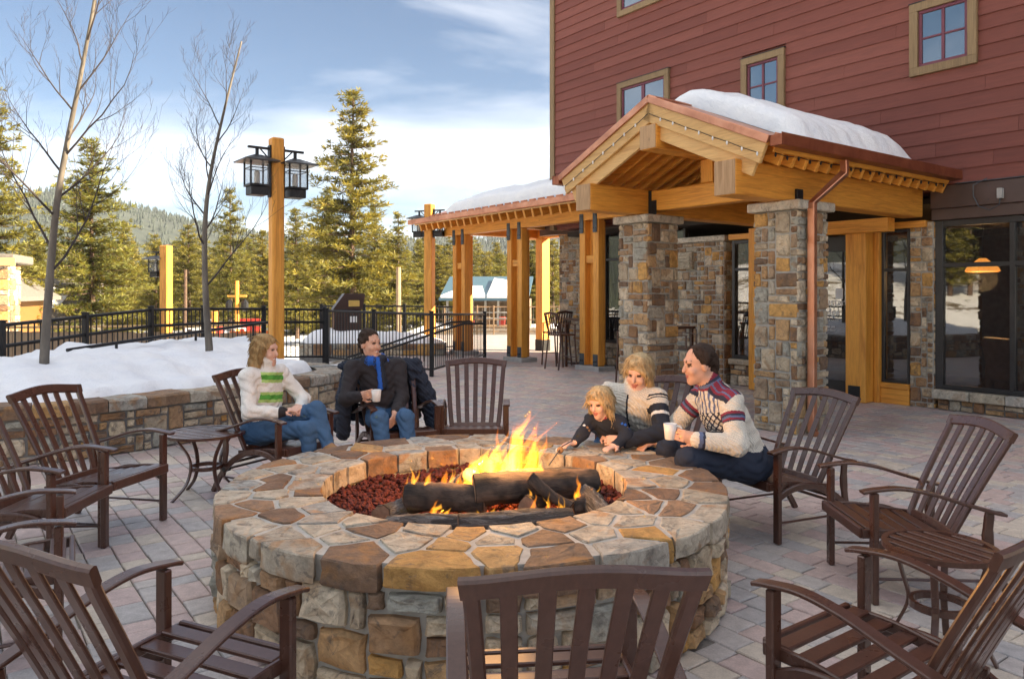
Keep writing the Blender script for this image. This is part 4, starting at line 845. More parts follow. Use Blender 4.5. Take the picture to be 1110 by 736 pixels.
# ---------------------------------------------------------------- bar tables and stools under the roofs
def bar_table(u, v_, label):
    p = WP(u, v_); o = thing('bar_table', label, 'table', p, PHI, 'tall tables under the roof'); mk('top', cbox(-.33, .33, -.33, .33, 1.0, 1.04, .008), 'chair_metal', o)
    for sx in (-1, 1):
        for sy in (-1, 1): mk('leg', cbox(sx * .28 - .025, sx * .28 + .025, sy * .28 - .025, sy * .28 + .025, 0, 1.0, .004), 'chair_metal', o)
def stool(u, v_, rot, label):
    p = WP(u, v_); o = thing('bar_stool', label, 'stool', p, PHI + rot, 'slat back bar stools'); m = 'chair_metal'
    mk('seat', cbox(-.22, .22, -.2, .22, .70, .735, .008), m, o)
    for s in (-1, 1):
        mk('front_leg', sweep([(s * .20, .2, .70), (s * .22, .24, 0)], (1, 0, 0), .03, .03), m, o); mk('rear_leg', sweep(spline([(s * .21, -.28, 1.16), (s * .20, -.22, .9), (s * .20, -.18, .70), (s * .22, -.26, 0)], 4), (1, 0, 0), .032, .03), m, o)
        mk('armrest', sweep(spline([(s * .23, .2, .92), (s * .23, 0, .95), (s * .21, -.2, .93)], 3), (1, 0, 0), .04, .014), m, o); mk('arm_post', cbox(s * .23 - .012, s * .23 + .012, .17, .195, .72, .92, .003), m, o)
    mk('top_rail', sweep([(-.22, -.28, 1.15), (0, -.30, 1.18), (.22, -.28, 1.15)], (0, -.2, 1), .05, .024), m, o)
    for k in range(5): mk('slat', sweep([(-.14 + .07 * k, -.20, .735), (-.15 + .075 * k, -.285, 1.15)], (1, 0, 0), .032, .01), m, o)
    mk('foot_rest', tube([(-.21, .23, .25), (.21, .23, .25)], .011, 6), m, o)
bar_table(12.15, 10.95, 'tall dark table under the pavilion in front of the stone corner'); stool(12.85, 10.75, R(90), 'dark bar stool left of the tall pavilion table'); stool(12.1, 10.25, R(0), 'dark bar stool on the near side of the tall pavilion table')
bar_table(8.6, 9.6, 'tall dark table under the porch between the stone pillars'); stool(9.25, 9.5, R(90), 'dark bar stool on the far side of the porch table'); stool(8.1, 9.35, R(-70), 'dark bar stool on the near side of the porch table')
# ---------------------------------------------------------------- railings
def railing(P, label, mid=None, pick=.115, group=None):
    """P: posts as (x, y, z bottom, z top)"""
    o = thing('metal_railing', label, 'railing', (P[0][0], P[0][1], 0)); ox, oy = P[0][0], P[0][1]; m = 'black_iron'; L3 = lambda p, z_: (p[0] - ox, p[1] - oy, z_)
    for p in P: mk('post', cbox(p[0] - ox - .04, p[0] - ox + .04, p[1] - oy - .04, p[1] - oy + .04, p[2] - .05, p[3] + .03, .006), m, o); mk('post_cap', cbox(p[0] - ox - .05, p[0] - ox + .05, p[1] - oy - .05, p[1] - oy + .05, p[3] + .031, p[3] + .05, .006), m, o)
    for a, b_ in zip(P[:-1], P[1:]):
        mk('top_rail', sweep([L3(a, a[3] - .02), L3(b_, b_[3] - .02)], (0, 0, 1), .05, .045), m, o); mk('bottom_rail', sweep([L3(a, a[2] + .13), L3(b_, b_[2] + .13)], (0, 0, 1), .04, .035), m, o)
        if mid: mk('handrail', sweep([L3(a, a[3] - mid), L3(b_, b_[3] - mid)], (0, 0, 1), .05, .05), m, o)
        n = int(math.hypot(a[0] - b_[0], a[1] - b_[1]) / pick)
        for k in range(1, n):
            t = k / n; x, y = a[0] + (b_[0] - a[0]) * t - ox, a[1] + (b_[1] - a[1]) * t - oy; z0 = a[2] + (b_[2] - a[2]) * t + .13; z1 = a[3] + (b_[3] - a[3]) * t - .03; mk('picket', ([(x - .008, y - .008, z0), (x + .008, y - .008, z0), (x + .008, y + .008, z0), (x - .008, y + .008, z0), (x - .008, y - .008, z1), (x + .008, y - .008, z1), (x + .008, y + .008, z1), (x - .008, y + .008, z1)], [(0, 1, 5, 4), (1, 2, 6, 5), (2, 3, 7, 6), (3, 0, 4, 7)]), m, o)
    return o, ox, oy
railing([(-7.6, 8.6, .25, 1.13), (-6.75, 10, .25, 1.185), (-6.6, 11.7, .25, 1.246), (-6.3, 13.2, .25, 1.315), (-5.95, 14.6, .2, 1.30), (-5.25, 16.0, .1, 1.27), (-4.29, 17.3, 0, 1.22)], 'black picket railing behind the snow bank on the left', .30)
railing([(-4.2, 17.2, 0, 1.2), (-2.9, 15.85, 0, 1.2), (-1.53, 14.4, 0, 1.2), (-.65, 17.97, 0, 1.1)], 'black picket railing corner behind the man with the mug')
railing([(-5.6, 22.2, -.3, 1.22), (-4.3, 22.0, -.3, 1.22), (-3.1, 21.8, -.2, 1.22), (-1.5, 21.5, -.05, 1.2)], 'black picket railing behind the brown bin')
hr = thing('stair_handrail', 'black stair handrail sloping down behind the seated man', 'handrail', (-.65, 17.9, 0))
mk('rail', tube([(0, 0, .86), (-.5, -.05, .86), (-2.2, -.5, .30), (-3.2, -.8, .02)], .026, 8), 'black_iron', hr); mk('lower_rail', tube([(-.4, 1.4, .86), (-.9, 1.3, .84), (-2.6, .9, .26), (-3.4, .7, .0)], .026, 8), 'black_iron', hr)
for (x, y, z_) in ((-.5, -.05, .86), (-1.4, -.25, .56), (-2.3, -.5, .28)): mk('post', tube([(x, y, -.05), (x, y, z_)], .02, 6), 'black_iron', hr)
h2 = thing('ramp_handrail', 'round black handrail rising behind the snow and bare trees', 'handrail', (-6.0, 10.2, .2))
mk('rail', tube(spline([(0, 0, .62), (.6, 1.4, .72), (1.2, 2.6, .80), (1.6, 3.4, .86), (1.75, 3.6, .84), (1.78, 3.6, .3)], 4), .026, 8), 'black_iron', h2)
for (x, y, z_) in ((.3, .7, .66), (.9, 2.0, .76), (1.45, 3.1, .83)): mk('post', tube([(x, y, -.3), (x, y, z_)], .02, 6), 'black_iron', h2)
# second snow strip on a low stone footing beyond the railing
lw = thing('stone_footing', 'low stone footing with snow behind the railing', 'wall', (-3.9, 19.2, 0)); mk('mortar_core', cbox(-1.5, 2.2, -.02, .5, -.3, .3, .01), 'dark_mortar', lw)
stone_face(3.7, .3, lambda s, t, n: (-1.5 + s, -.022 - n, t), lw, 71, .12)
vv = []; ff = []; nx_, ny_ = 40, 12
for i in range(nx_ + 1):
    for j in range(ny_ + 1):
        a, b2 = i / nx_, j / ny_; e = min(1, min(a, 1 - a) / .15) * min(1, min(b2, 1 - b2) / .3); vv.append((-5.4 + 3.6 * a, 19.25 + 1.2 * b2, .27 + .42 * math.sqrt(e) * (1 - .55 * a) + .04 * hnoise(a * 8, b2 * 3)))
for i in range(nx_):
    for j in range(ny_): ff.append((i * (ny_ + 1) + j, (i + 1) * (ny_ + 1) + j, (i + 1) * (ny_ + 1) + j + 1, i * (ny_ + 1) + j + 1))
tag(mk('snow_bank', (vv, ff), 'snow', smooth=True), 'small snow drift beside the brown bin behind the railing', 'snow')
# ---------------------------------------------------------------- lamp posts
def lamp_post(x, y, z0, h, w, sides, label, rot):
    o = thing('lamp_post', label, 'lamp post', (x, y, z0), rot, 'timber lamp posts with lanterns'); mk('post', cbox(-w / 2, w / 2, -w / 2, w / 2, -.2, h, .02), 'timber_z', o)
    for k, sx in enumerate(sides):
        r_ = .42; zb = h - 1.04; g = .02; cx = sx * (w / 2 + .235)
        l = mk('lantern', cbox(cx - .15, cx + .15, -.15, .15, zb + .02, zb + .17, .01), 'black_iron', o)
        mk('base_lip', cbox(cx - .18, cx + .18, -.18, .18, zb + .172, zb + .21, .006), 'black_iron', l)
        for a in (-1, 1):
            for b_ in (-1, 1): mk('corner_bar', cbox(cx + a * .165 - .014, cx + a * .165 + .014, b_ * .165 - .014, b_ * .165 + .014, zb + .21, zb + .60, .002), 'black_iron', l)
            mk('glass', cbox(cx + a * .16 - .003, cx + a * .16 + .003, -.15, .15, zb + .215, zb + .59, .001), 'lantern_glass', l); mk('glass', cbox(cx - .15, cx + .15, a * .16 - .003, a * .16 + .003, zb + .215, zb + .59, .001), 'lantern_glass', l)
            mk('muntin', cbox(cx - .155, cx + .155, a * .166 - .006, a * .166 + .006, zb + .48, zb + .495, .001), 'black_iron', l); mk('muntin', cbox(cx + a * .166 - .006, cx + a * .166 + .006, -.155, .155, zb + .48, zb + .495, .001), 'black_iron', l)
        mk('bulb', lathe([(.02, zb + .21), (.05, zb + .24), (.05, zb + .42), (.03, zb + .46)], 10, (cx, 0)), 'lantern_bulb', l)
        R2 = .31; mk('roof', ([(cx - R2, -R2, zb + .60), (cx + R2, -R2, zb + .60), (cx + R2, R2, zb + .60), (cx - R2, R2, zb + .60), (cx - R2, -R2, zb + .62), (cx + R2, -R2, zb + .62), (cx + R2, R2, zb + .62), (cx - R2, R2, zb + .62), (cx - .06, -.06, zb + .73), (cx + .06, -.06, zb + .73), (cx + .06, .06, zb + .73), (cx - .06, .06, zb + .73)], [(3, 2, 1, 0), (0, 1, 5, 4), (1, 2, 6, 5), (2, 3, 7, 6), (3, 0, 4, 7), (4, 5, 9, 8), (5, 6, 10, 9), (6, 7, 11, 10), (7, 4, 8, 11), (8, 9, 10, 11)]), 'roof_metal', l)
        mk('arm', cbox(sx * (w / 2), cx + sx * .16, -.03, .03, zb + .84, zb + .88, .005), 'black_iron', l); mk('hanger', cbox(cx - .025, cx + .025, -.025, .025, zb + .73, zb + .84, .004), 'black_iron', l); mk('brace', sweep([(sx * w / 2, 0, zb + .66), (cx - sx * .06, 0, zb + .84)], (0, 1, 0), .03, .02), 'black_iron', l)
        mk('back_plate', cbox(sx * (w / 2), sx * (w / 2 + .03), -.06, .06, zb + .0, zb + .92, .004), 'black_iron', l)
        l.scale = (.84,) * 3; l.location = (sx * w / 2 * .16, 0, h * .16 - .02)
simple('roof_metal', (.05, .052, .055), .35, .5, .2, 5, .05)
b = NB('lantern_glass'); b.col((.35, .37, .40)); b.rough(.05); b.b.inputs['Alpha'].default_value = .16; b.b.inputs['IOR'].default_value = 1.5
simple('lantern_bulb', (.75, .70, .60), .3, 0, .05, 4, 0)
lamp_post(-3.52, 11.3, .62, 3.28, .185, (-1, 1), 'tall timber lamp post with two black lanterns beside the woman in white', R(38))
lamp_post(-9.6, 21.0, -1.2, 4.1, .25, (-1,), 'yellow timber lamp post with one lantern behind the bare trees', R(-15))
lamp_post(-2.2, 20.2, -.1, 4.05, .23, (-1, 1), 'timber lamp post with lanterns at the left end of the pavilion', R(-22))
# ---------------------------------------------------------------- litter bin
bn = thing('litter_bin', 'brown metal litter bin with sloping hood behind the railing', 'bin', (-4.42, 20.2, -.05), R(18))
mk('body', cbox(-.36, .36, -.30, .30, .08, 1.20, .02), 'bin_brown', bn); mk('plinth', cbox(-.38, .38, -.32, .32, 0, .08, .01), 'bin_brown', bn)
mk('hood', ([(-.38, -.34, 1.2), (.38, -.34, 1.2), (.38, .34, 1.2), (-.38, .34, 1.2), (-.08, -.36, 1.62), (.44, -.36, 1.62), (.44, .36, 1.62), (-.08, .36, 1.62), (.44, -.36, 1.54), (.44, .36, 1.54)], [(0, 3, 7, 4), (4, 7, 6, 5), (0, 4, 5, 8, 1), (3, 2, 9, 6, 7), (5, 6, 9, 8), (1, 8, 9, 2), (0, 1, 2, 3)]), 'bin_brown', bn)
for k in range(2): mk('door_panel', cbox(-.31 + .33 * k, -.02 + .33 * k, -.315, -.302, .14, 1.12, .006), 'bin_brown', bn)
mk('chute', cbox(.02, .30, -.37, -.345, 1.28, 1.44, .006), 'sign_paint', bn); mk('sticker', cbox(.06, .24, -.322, -.317, .86, 1.02, .001), 'white_paint', bn)
# ---------------------------------------------------------------- hills and forest
def ridge(th):
    px = 555 + 820 * math.tan(th) if abs(th) < 1.2 else 555
    P = [(-400, 235), (-100, 226), (0, 221), (40, 214), (95, 209), (140, 216), (200, 226), (280, 238), (345, 246), (440, 238), (560, 232), (800, 240), (1600, 240)]
    px = max(-399, min(1599, px)); i = max(k for k in range(len(P) - 1) if P[k][0] <= px); t = (px - P[i][0]) / (P[i + 1][0] - P[i][0]); y = P[i][1] + (P[i + 1][1] - P[i][1]) * t
    return 1.6 + (317 - y) / 820 * 900 * (1 / math.cos(th) if abs(th) < 1.0 else 1.3) * .93 - 22
def hillz(x, y):
    d = math.hypot(x, y); th = math.atan2(x, y); r_ = ridge(th) if abs(th) < 1.2 else 105
    k = sstep(150, 930, d) if d < 930 else 1 - .5 * sstep(930, 1500, d)
    return -4 + (r_ + 4) * (.35 * k + .65 * k * k) + 3.0 * hnoise(x * .012, y * .012) * sstep(150, 400, d)
b = NB('hillside'); v = b.pos(); f = b.noise(v, .012, 6, .65); g = b.noise(v, .09, 4, .7); sn = b.ramp(b.math('ADD', f, b.math('MULTIPLY', b.math('SUBTRACT', g, .5), .6)), [(.62, 0), (.74, .7)])
b.col(b.mix(sn, b.ramp(g, [(.3, (.030, .042, .038)), (.7, (.055, .066, .050))]), (.72, .75, .80))); b.rough(.95)
vv = []; ff = []; ds = [140 * 1.085 ** i for i in range(30)]; NA = 200
for r_ in ds:
    for a in range(NA): t = 2 * math.pi * a / NA; x, y = r_ * math.sin(t), r_ * math.cos(t); vv.append((x, y, hillz(x, y)))
for i in range(len(ds) - 1):
    for a in range(NA): ff.append((i * NA + a, i * NA + (a + 1) % NA, i * NA + NA + (a + 1) % NA, i * NA + NA + a))
tag(mk('hills', (vv, ff), 'hillside', smooth=True), kind='structure')
rg = random.Random(23); ft = MB()
def cone_tree(x, y, z, h, rg):
    r_ = h * rg.uniform(.15, .22); k = 6; v_ = []; f_ = []
    for (z0, z1, q) in ((.10, .62, 1.0), (.36, .85, .70), (.62, 1.0, .42)):
        n = len(v_); ph = rg.uniform(0, 6)
        for j in range(k): a = 2 * math.pi * j / k + ph; e = r_ * q * rg.uniform(.65, 1.25); v_.append((x + e * math.cos(a), y + e * math.sin(a), z + h * z0 + rg.uniform(-.04, .04) * h))
        v_.append((x + rg.uniform(-.02, .02) * h, y, z + h * z1)); f_ += [(n + j, n + (j + 1) % k, n + k) for j in range(k)]
    return v_, f_
for i in range(22000):
    th = rg.uniform(-1.5, .75); d = 190 + 780 * rg.random() ** .8
    x, y = d * math.sin(th), d * math.cos(th)
    if hnoise(x * .011 + 3, y * .011) > 1.25 and rg.random() < .8: continue
    ft.add(cone_tree(x, y, hillz(x, y) - .5, rg.uniform(4, 7.5), rg), min(1, max(0, .18 + .30 * rg.random() + .25 * (d < 330))))
tag(ft.build('far_forest', 'far_needles'), 'dense dark conifer forest covering the far hillside', 'forest', kind='stuff')

# ---------------------------------------------------------------- conifers
def conifer_mesh(seed, full=.2, dens=1.0, start=.10, gap=.0):
    """unit-height tree: (trunk mesh data, crown mesh data)"""
    rg = random.Random(seed); tr_ = MB(); cr_ = MB(); H = 14.0
    bend = [(0, 0)]
    for i in range(8): bend.append((bend[-1][0] + rg.uniform(-.05, .05), bend[-1][1] + rg.uniform(-.05, .05)))
    tp = [(bend[i][0], bend[i][1], H * i / 8) for i in range(9)]; tr_.add(tube(tp, [.19 * (1 - .9 * i / 8) + .01 for i in range(9)], 7))
    lev = int(44 * dens)
    for L in range(lev):
        t = start + (1 - start) * (L + rg.uniform(-.3, .3)) / lev; t = min(.985, max(start, t)); zc = H * t; i = min(7, int(t * 8)); bx, by = tp[i][0], tp[i][1]
        prof = full * H * (1 - t) ** .78 * (.55 + .45 * sstep(start, start + .22, t)) + .18
        for k in range(rg.randint(5, 7)):
            if rg.random() < gap: continue
            a = rg.uniform(0, 2 * math.pi); ln = prof * rg.uniform(.45, 1.1); up = .34 * t - .10 + rg.uniform(-.12, .12); c, s_ = math.cos(a), math.sin(a)
            def bpt(q): return Vector((bx + c * ln * q, by + s_ * ln * q, zc + ln * (up * q - .22 * q * q * (1 - t) + .14 * q ** 3)))
            if ln > .5: tr_.add(tube([bpt(0), bpt(.5), bpt(1)], [.028, .018, .008], 3, False))
            nt_ = max(2, int(ln / .19))
            for q in range(nt_):
                u_ = (q + rg.uniform(.3, 1.0)) / nt_; p = bpt(min(1, u_)) + Vector((rg.uniform(-.13, .13), rg.uniform(-.13, .13), rg.uniform(-.03, .10))) * (1 + .8 * u_); sh = min(1, max(0, -.05 + .75 * u_ + rg.uniform(-.25, .3)))  # needle colour darkens toward the trunk, painting in the shade inside the crown
                for w in range(13):
                    d_ = Vector((c * .7 + rg.gauss(0, .75), s_ * .7 + rg.gauss(0, .75), .35 + rg.gauss(0, .45))).normalized(); l_ = rg.uniform(.22, .42); sd_ = d_.cross(Vector((rg.gauss(0, 1), rg.gauss(0, 1), rg.gauss(0, 1)))).normalized() * rg.uniform(.018, .036)
                    cr_.add(([p - sd_ * .6, p + d_ * l_ * .6 + sd_, p + d_ * l_, p + d_ * l_ * .5 - sd_], [(0, 1, 2, 3)]), sh)
    return tr_, cr_
CON = []
for k, (fu, de, stt, gp) in enumerate(((.27, 1.0, .08, .0), (.33, .95, .10, .05), (.22, 1.0, .10, .1), (.28, .8, .18, .2), (.25, .95, .06, .0))):
    t_, c_ = conifer_mesh(200 + k, fu, de, stt, gp); o1 = t_.build('trunk', 'pine_bark'); o2 = c_.build('crown', 'needles'); CON.append((o1.data, o2.data)); bpy.data.objects.remove(o1); bpy.data.objects.remove(o2)
def conifer(px, ytop, d, k, label, zb=None, wide=1.0, x=None):
    x = (px - 555) / 820 * d if x is None else x; zb = gz(x, d) - .2 if zb is None else zb; zt = 1.6 + (317 - ytop) / 820 * d; s_ = (zt - zb) / 14.0
    o = thing('pine_tree', label, 'tree', (x, d, zb), (px * 1.7) % 6.28, 'conifers beyond the railing'); o.scale = (s_ * wide, s_ * wide, s_)
    for nm, me in zip(('trunk', 'crown'), CON[k]): link(nm, me, o)
MAIN = [(383, 98, 50, 0, 'tallest pine in the middle of the view behind the lamp post', 1.15), (98, 150, 42, 1, 'broad golden pine behind the left bare tree', 1.1), (-8, 95, 36, 0, 'tall pine cut off by the left edge of the photo', 1.0), (250, 203, 55, 3, 'slim open pine just left of the tall lamp post', .85), (322, 226, 58, 2, 'narrow pine right of the tall lamp post', 1.2), (432, 232, 52, 4, 'pine between the tallest pine and the pavilion lamp post', 1.1), (132, 240, 62, 2, 'pine just right of the broad golden pine', 1.2), (205, 243, 60, 3, 'open pine directly behind the right bare tree', 1.2), (35, 240, 60, 4, 'pine behind the left lodge house', 1.1), (407, 222, 66, 2, 'pine right behind the tallest pine', 1.1), (355, 205, 70, 1, 'wide pine behind the left side of the tallest pine', 1.0), (170, 262, 55, 1, 'low bushy pine behind the yellow lamp post', 1.1), (285, 250, 64, 0, 'pine hidden behind the tall lamp post', 1.0)]
for (px, yt, d, k, lb, wd) in MAIN: conifer(px, yt, d, k, lb, None, wd)
rg = random.Random(31); px = -70; n = 0
while px < 640:
    d = rg.uniform(62, 130); conifer(px, rg.uniform(252, 290) if px < 480 else rg.uniform(255, 285), d, (kk := rg.randrange(5)), ('full', 'broad', 'narrow', 'open', 'dense')[kk] + ' background pine ' + next(z_ for q_, z_ in ((45, 'behind the left bare tree'), (160, 'left of the yellow lamp post'), (225, 'between the yellow lamp post and the slim bare tree'), (300, 'just left of the tall lamp post'), (350, 'just right of the tall lamp post'), (430, 'behind the tallest pine'), (480, 'left of the pavilion lamp post'), (999, 'seen between the pavilion posts')) if px < q_), -3.2, rg.uniform(1.0, 1.5)); px += rg.uniform(4, 9); n += 1
for i in range(9): conifer(-600 - i * 40, 0, 3 - i * 1.4 + rg.uniform(-1.5, 1.5), rg.randrange(5), 'pine standing outside the left edge of the view', None, 1.0, -36 - rg.uniform(0, 26))
for o in [o for o in C.objects if o.get('label', '').startswith('pine standing outside')]: o.scale = (.85,) * 3
# ---------------------------------------------------------------- bare young trees
def bare_tree(label, path, r0, seed, limbs, side_bias):
    rg = random.Random(seed); B = Vector(path[0]); o = thing('bare_tree', label, 'tree', B); P = spline([Vector(p) - B for p in path], 8); n = len(P)
    P[0].z -= .15; mk('trunk', tube(P, [r0 * (1 - .86 * (i / (n - 1)) ** .9) + .002 for i in range(n)], 9), 'young_bark', o, smooth=True); tw = MB()
    def grow(p, d, ln, r_, lev):
        pts = [p]; q = p.copy(); dd = d.copy(); k = 7
        for i in range(k):
            dd = (dd + Vector((rg.gauss(0, .09), rg.gauss(0, .09), .11 + rg.gauss(0, .05)))).normalized(); q = q + dd * ln / k; pts.append(q.copy())
        rr = [max(.0013, r_ * (1 - .85 * i / k)) for i in range(k + 1)]; vf = tube(pts, rr, 5 if lev < 2 else 3, False)
        if lev == 0: mk('limb', vf, 'twig_bark', o, smooth=True)
        else: tw.add(vf)
        if lev < 3:
            m = (7, 4, 3)[lev]
            for j in range(m):
                t = .22 + .75 * (j + rg.random()) / m; i = min(k - 1, int(t * k)); bp_ = pts[i].lerp(pts[i + 1], t * k - i); ax = Vector((rg.gauss(0, 1), rg.gauss(0, 1), rg.gauss(0, .4))).normalized(); tg = (pts[i + 1] - pts[i]).normalized(); sd_ = (ax - tg * ax.dot(tg)).normalized(); nd = (tg * .72 + sd_ * .62 + Vector((0, 0, .15))).normalized(); grow(bp_, nd, ln * rg.uniform(.32, .55), rr[i] * .55, lev + 1)
    for i in range(limbs):
        t = .24 + .70 * i / limbs; k = int(t * (n - 1)); a = i * 2.4 + rg.uniform(-.5, .5); dr = Vector((math.cos(a), math.sin(a), rg.uniform(.75, 1.2))).normalized(); grow(P[k], dr, (P[-1].z) * rg.uniform(.24, .38) * (1.12 - .6 * t), r0 * (.36 - .22 * t), 0)
    tw.build('twigs', 'twig_bark', o)
def pxp(px, y, d): return ((px - 555) / 820 * d, d, 1.6 + (317 - y) / 820 * d)
bare_tree('nearer leafless young tree at the left edge rising from the snow', [pxp(48, 392, 8.7), pxp(52, 330, 8.7), pxp(60, 235, 8.65), pxp(72, 160, 8.6), pxp(88, 80, 8.55), pxp(104, -10, 8.5), pxp(112, -90, 8.5)], .052, 61, 14, 0)
bare_tree('slimmer leafless young tree between the lamp posts', [pxp(227, 380, 10.4), pxp(223, 320, 10.4), pxp(222, 250, 10.4), pxp(228, 190, 10.4), pxp(243, 120, 10.4), pxp(262, 45, 10.4)], .050, 65, 12, 0)
# ---------------------------------------------------------------- left: sunlit lodge house, cottage, board fence
def gable_house(name, label, x, y, z, rot, w, dpt, h, rise, wall, roof, over=.5):
    o = thing(name, label, 'building', (x, y, z), rot); mk('walls', ([(-w, -dpt, 0), (w, -dpt, 0), (w, dpt, 0), (-w, dpt, 0), (-w, -dpt, h), (w, -dpt, h), (w, dpt, h), (-w, dpt, h), (0, -dpt, h + rise), (0, dpt, h + rise)], [(0, 1, 5, 8, 4), (1, 2, 6, 5), (2, 3, 7, 9, 6), (3, 0, 4, 7)]), wall, o)
    for s in (-1, 1):
        e = (w + over) / w; vf = [(0, -dpt - over, h + rise + .02), (s * w * e, -dpt - over, h + rise - rise * e + .02), (s * w * e, dpt + over, h + rise - rise * e + .02), (0, dpt + over, h + rise + .02)]; vf += [(a, b_, c + .18) for a, b_, c in vf]; r_ = mk('roof', (vf, [(0, 1, 2, 3), (7, 6, 5, 4), (0, 4, 5, 1), (1, 5, 6, 2), (2, 6, 7, 3), (3, 7, 4, 0)]), roof, o); mk('barge_board', sweep([(0, -dpt - over - .04, h + rise - .02), (s * w * e, -dpt - over - .04, h + rise - rise * e - .02)], (0, 1, 0), .06, .3), 'house_timber_x', r_)
    return o
g1 = gable_house('house_timber_house', 'sunlit golden timber house with stone chimney at the left edge', -25.1, 33, -2.7, R(20), 3.4, 4, 4.2, 2.0, 'house_timber_x', 'roof_grey')
tw_ = mk('tower', cbox(-1.4, 2.9, -5.5, -4.02, 0, 5.4, .02), 'house_timber_z', g1); mk('tower_roof', cbox(-1.9, 4.4, -6.3, -3.4, 5.42, 5.75, .04), 'roof_grey', g1); mk('tower_fascia', cbox(-1.95, 4.45, -6.36, -6.31, 5.3, 5.6, .01), 'pale_timber_x', g1)
mk('window', cbox(1.0, 1.9, -5.56, -5.5, 3.5, 4.6, .02), 'window_paint', g1); mk('pane', cbox(1.1, 1.8, -5.585, -5.565, 3.6, 4.5, .005), 'sky_glass', g1)
ch_ = mk('chimney', cbox(2.92, 4.1, -5.7, -4.3, 0, 5.4, .02), 'mortar', g1); stone_face(1.18, 5.4, lambda s, t, n: (2.92 + s, -5.702 - n, t), ch_, 81, .2, proud=.05); stone_face(1.4, 5.4, lambda s, t, n: (4.102 + n, -5.7 + s, t), ch_, 82, .2, proud=.05)
pr_ = mk('porch_roof', xf(cbox(-2.6, 2.6, -1.6, 1.6, 0, .22, .02), Matrix.Translation((1.6, -7.2, 2.7)) @ Matrix.Rotation(R(24), 4, 'Y')), 'house_timber_y', g1); mk('porch_post', cbox(3.6, 3.9, -8.4, -8.1, 0, 1.9, .02), 'house_timber_z', g1); mk('porch_wall', cbox(-3, 2.8, -7.4, -7.1, 0, 2.2, .02), 'house_timber_x', g1)
g2 = gable_house('cottage', 'cottage with grey shingle roof and snow patch behind the left bare tree', -26.5, 43, -2.7, R(-62), 2.2, 2.4, 2.6, 2.3, 'tan_board', 'roof_grey')
mk('snow_patch', ([(.5, -1.4, 4.62), (1.8, -1.2, 3.30), (1.7, .6, 3.4), (.9, 1.2, 4.2), (.4, .2, 4.72)], [(0, 1, 2, 3, 4)]), 'snow', g2); mk('door', cbox(-.5, .5, -2.46, -2.4, 0, 2, .02), 'bin_brown', g2)
bf = thing('board_fence', 'long low tan board wall in the sun behind the left railing', 'fence', (-14.5, 17.2, -1.3), R(13))
for i in range(44): mk('board', cbox(.2 * i, .2 * i + .19, 0, .05, 0, 2.02 + .012 * (i % 3) - .004 * i, .006), 'tan_board', bf)
mk('cap_rail', cbox(-.05, 8.85, -.06, .12, 2.05, 2.10, .01), 'pale_timber_x', bf)
# shrubs by the cottage
def shrub(label, x, y, z, r_, seed):
    rg = random.Random(seed); o = thing('shrub', label, 'shrub', (x, y, z)); m = MB(); s_ = MB()
    for i in range(420):
        d_ = Vector((rg.gauss(0, 1), rg.gauss(0, 1), abs(rg.gauss(0, 1)))).normalized(); p = d_ * r_ * rg.uniform(.5, 1) ; p.z *= .9
        for w in range(5):
            e = (d_ + Vector((rg.gauss(0, .6), rg.gauss(0, .6), rg.gauss(0, .6)))).normalized(); q = e.cross(Vector((rg.gauss(0, 1), rg.gauss(0, 1), 1))).normalized() * .05; m.add(([p - q, p + e * .25 + q * .3, p + e * .32], [(0, 1, 2)]), rg.random())
    for i in range(5): s_.add(tube([(0, 0, -.1), (rg.uniform(-.4, .4) * r_, rg.uniform(-.4, .4) * r_, r_ * .7)], [.05, .02], 5))
    m.build('foliage', 'needles', o); s_.build('stems', 'pine_bark', o)
shrub('round golden shrub beside the cottage left of the bare tree trunk', -18.4, 30, -1.9, 1.25, 5); shrub('golden shrub just right of the left bare tree trunk', -16.3, 31, -2.0, 1.0, 6); shrub('small golden shrub in front of the timber house', -19.8, 29, -1.8, .9, 8)
# ---------------------------------------------------------------- middle distance: poles, barrier, building with blue roof, far fence
def pole(name, label, px, d, zb, zt, r_, mat, cross=None, cat='pole'):
    x = (px - 555) / 820 * d; o = thing(name, label, cat, (x, d, zb)); mk('shaft', tube([(0, 0, 0), (0, 0, zt - zb)], [r_, r_ * .85], 8), mat, o)
    if cross:
        mk('crossarm', cbox(-cross, cross, -.04, .04, zt - zb - .70, zt - zb - .62, .01), mat, o)
        for s in (-1, 1): mk('hanging_lamp', lathe([(.04, zt - zb - .80), (.16, zt - zb - .95), (.17, zt - zb - 1.25), (.06, zt - zb - 1.32)], 8, (s * cross * .8, 0)), 'black_iron', o)
pole('light_pole', 'wooden pole with crossarm and hanging lamps left of the tall lamp post', 257, 33, -1.6, 2.1, .10, 'timber_z', .42, 'lamp post'); pole('utility_pole', 'thin reddish wooden pole in front of the pines left of the tree', 201, 40, -2, 2.8, .10, 'pine_bark'); pole('utility_pole', 'bare wooden pole in front of the pines right of the man', 432, 36, -1, 2.8, .13, 'tan_board'); pole('marker_post', 'short orange timber post behind the railing right of the slim tree', 233, 26, -1.2, .95, .14, 'timber_z', None, 'post'); pole('marker_post', 'red bollard post behind the railing right of the slim tree', 238, 24, -1.2, .65, .12, 'red_paint', None, 'post')
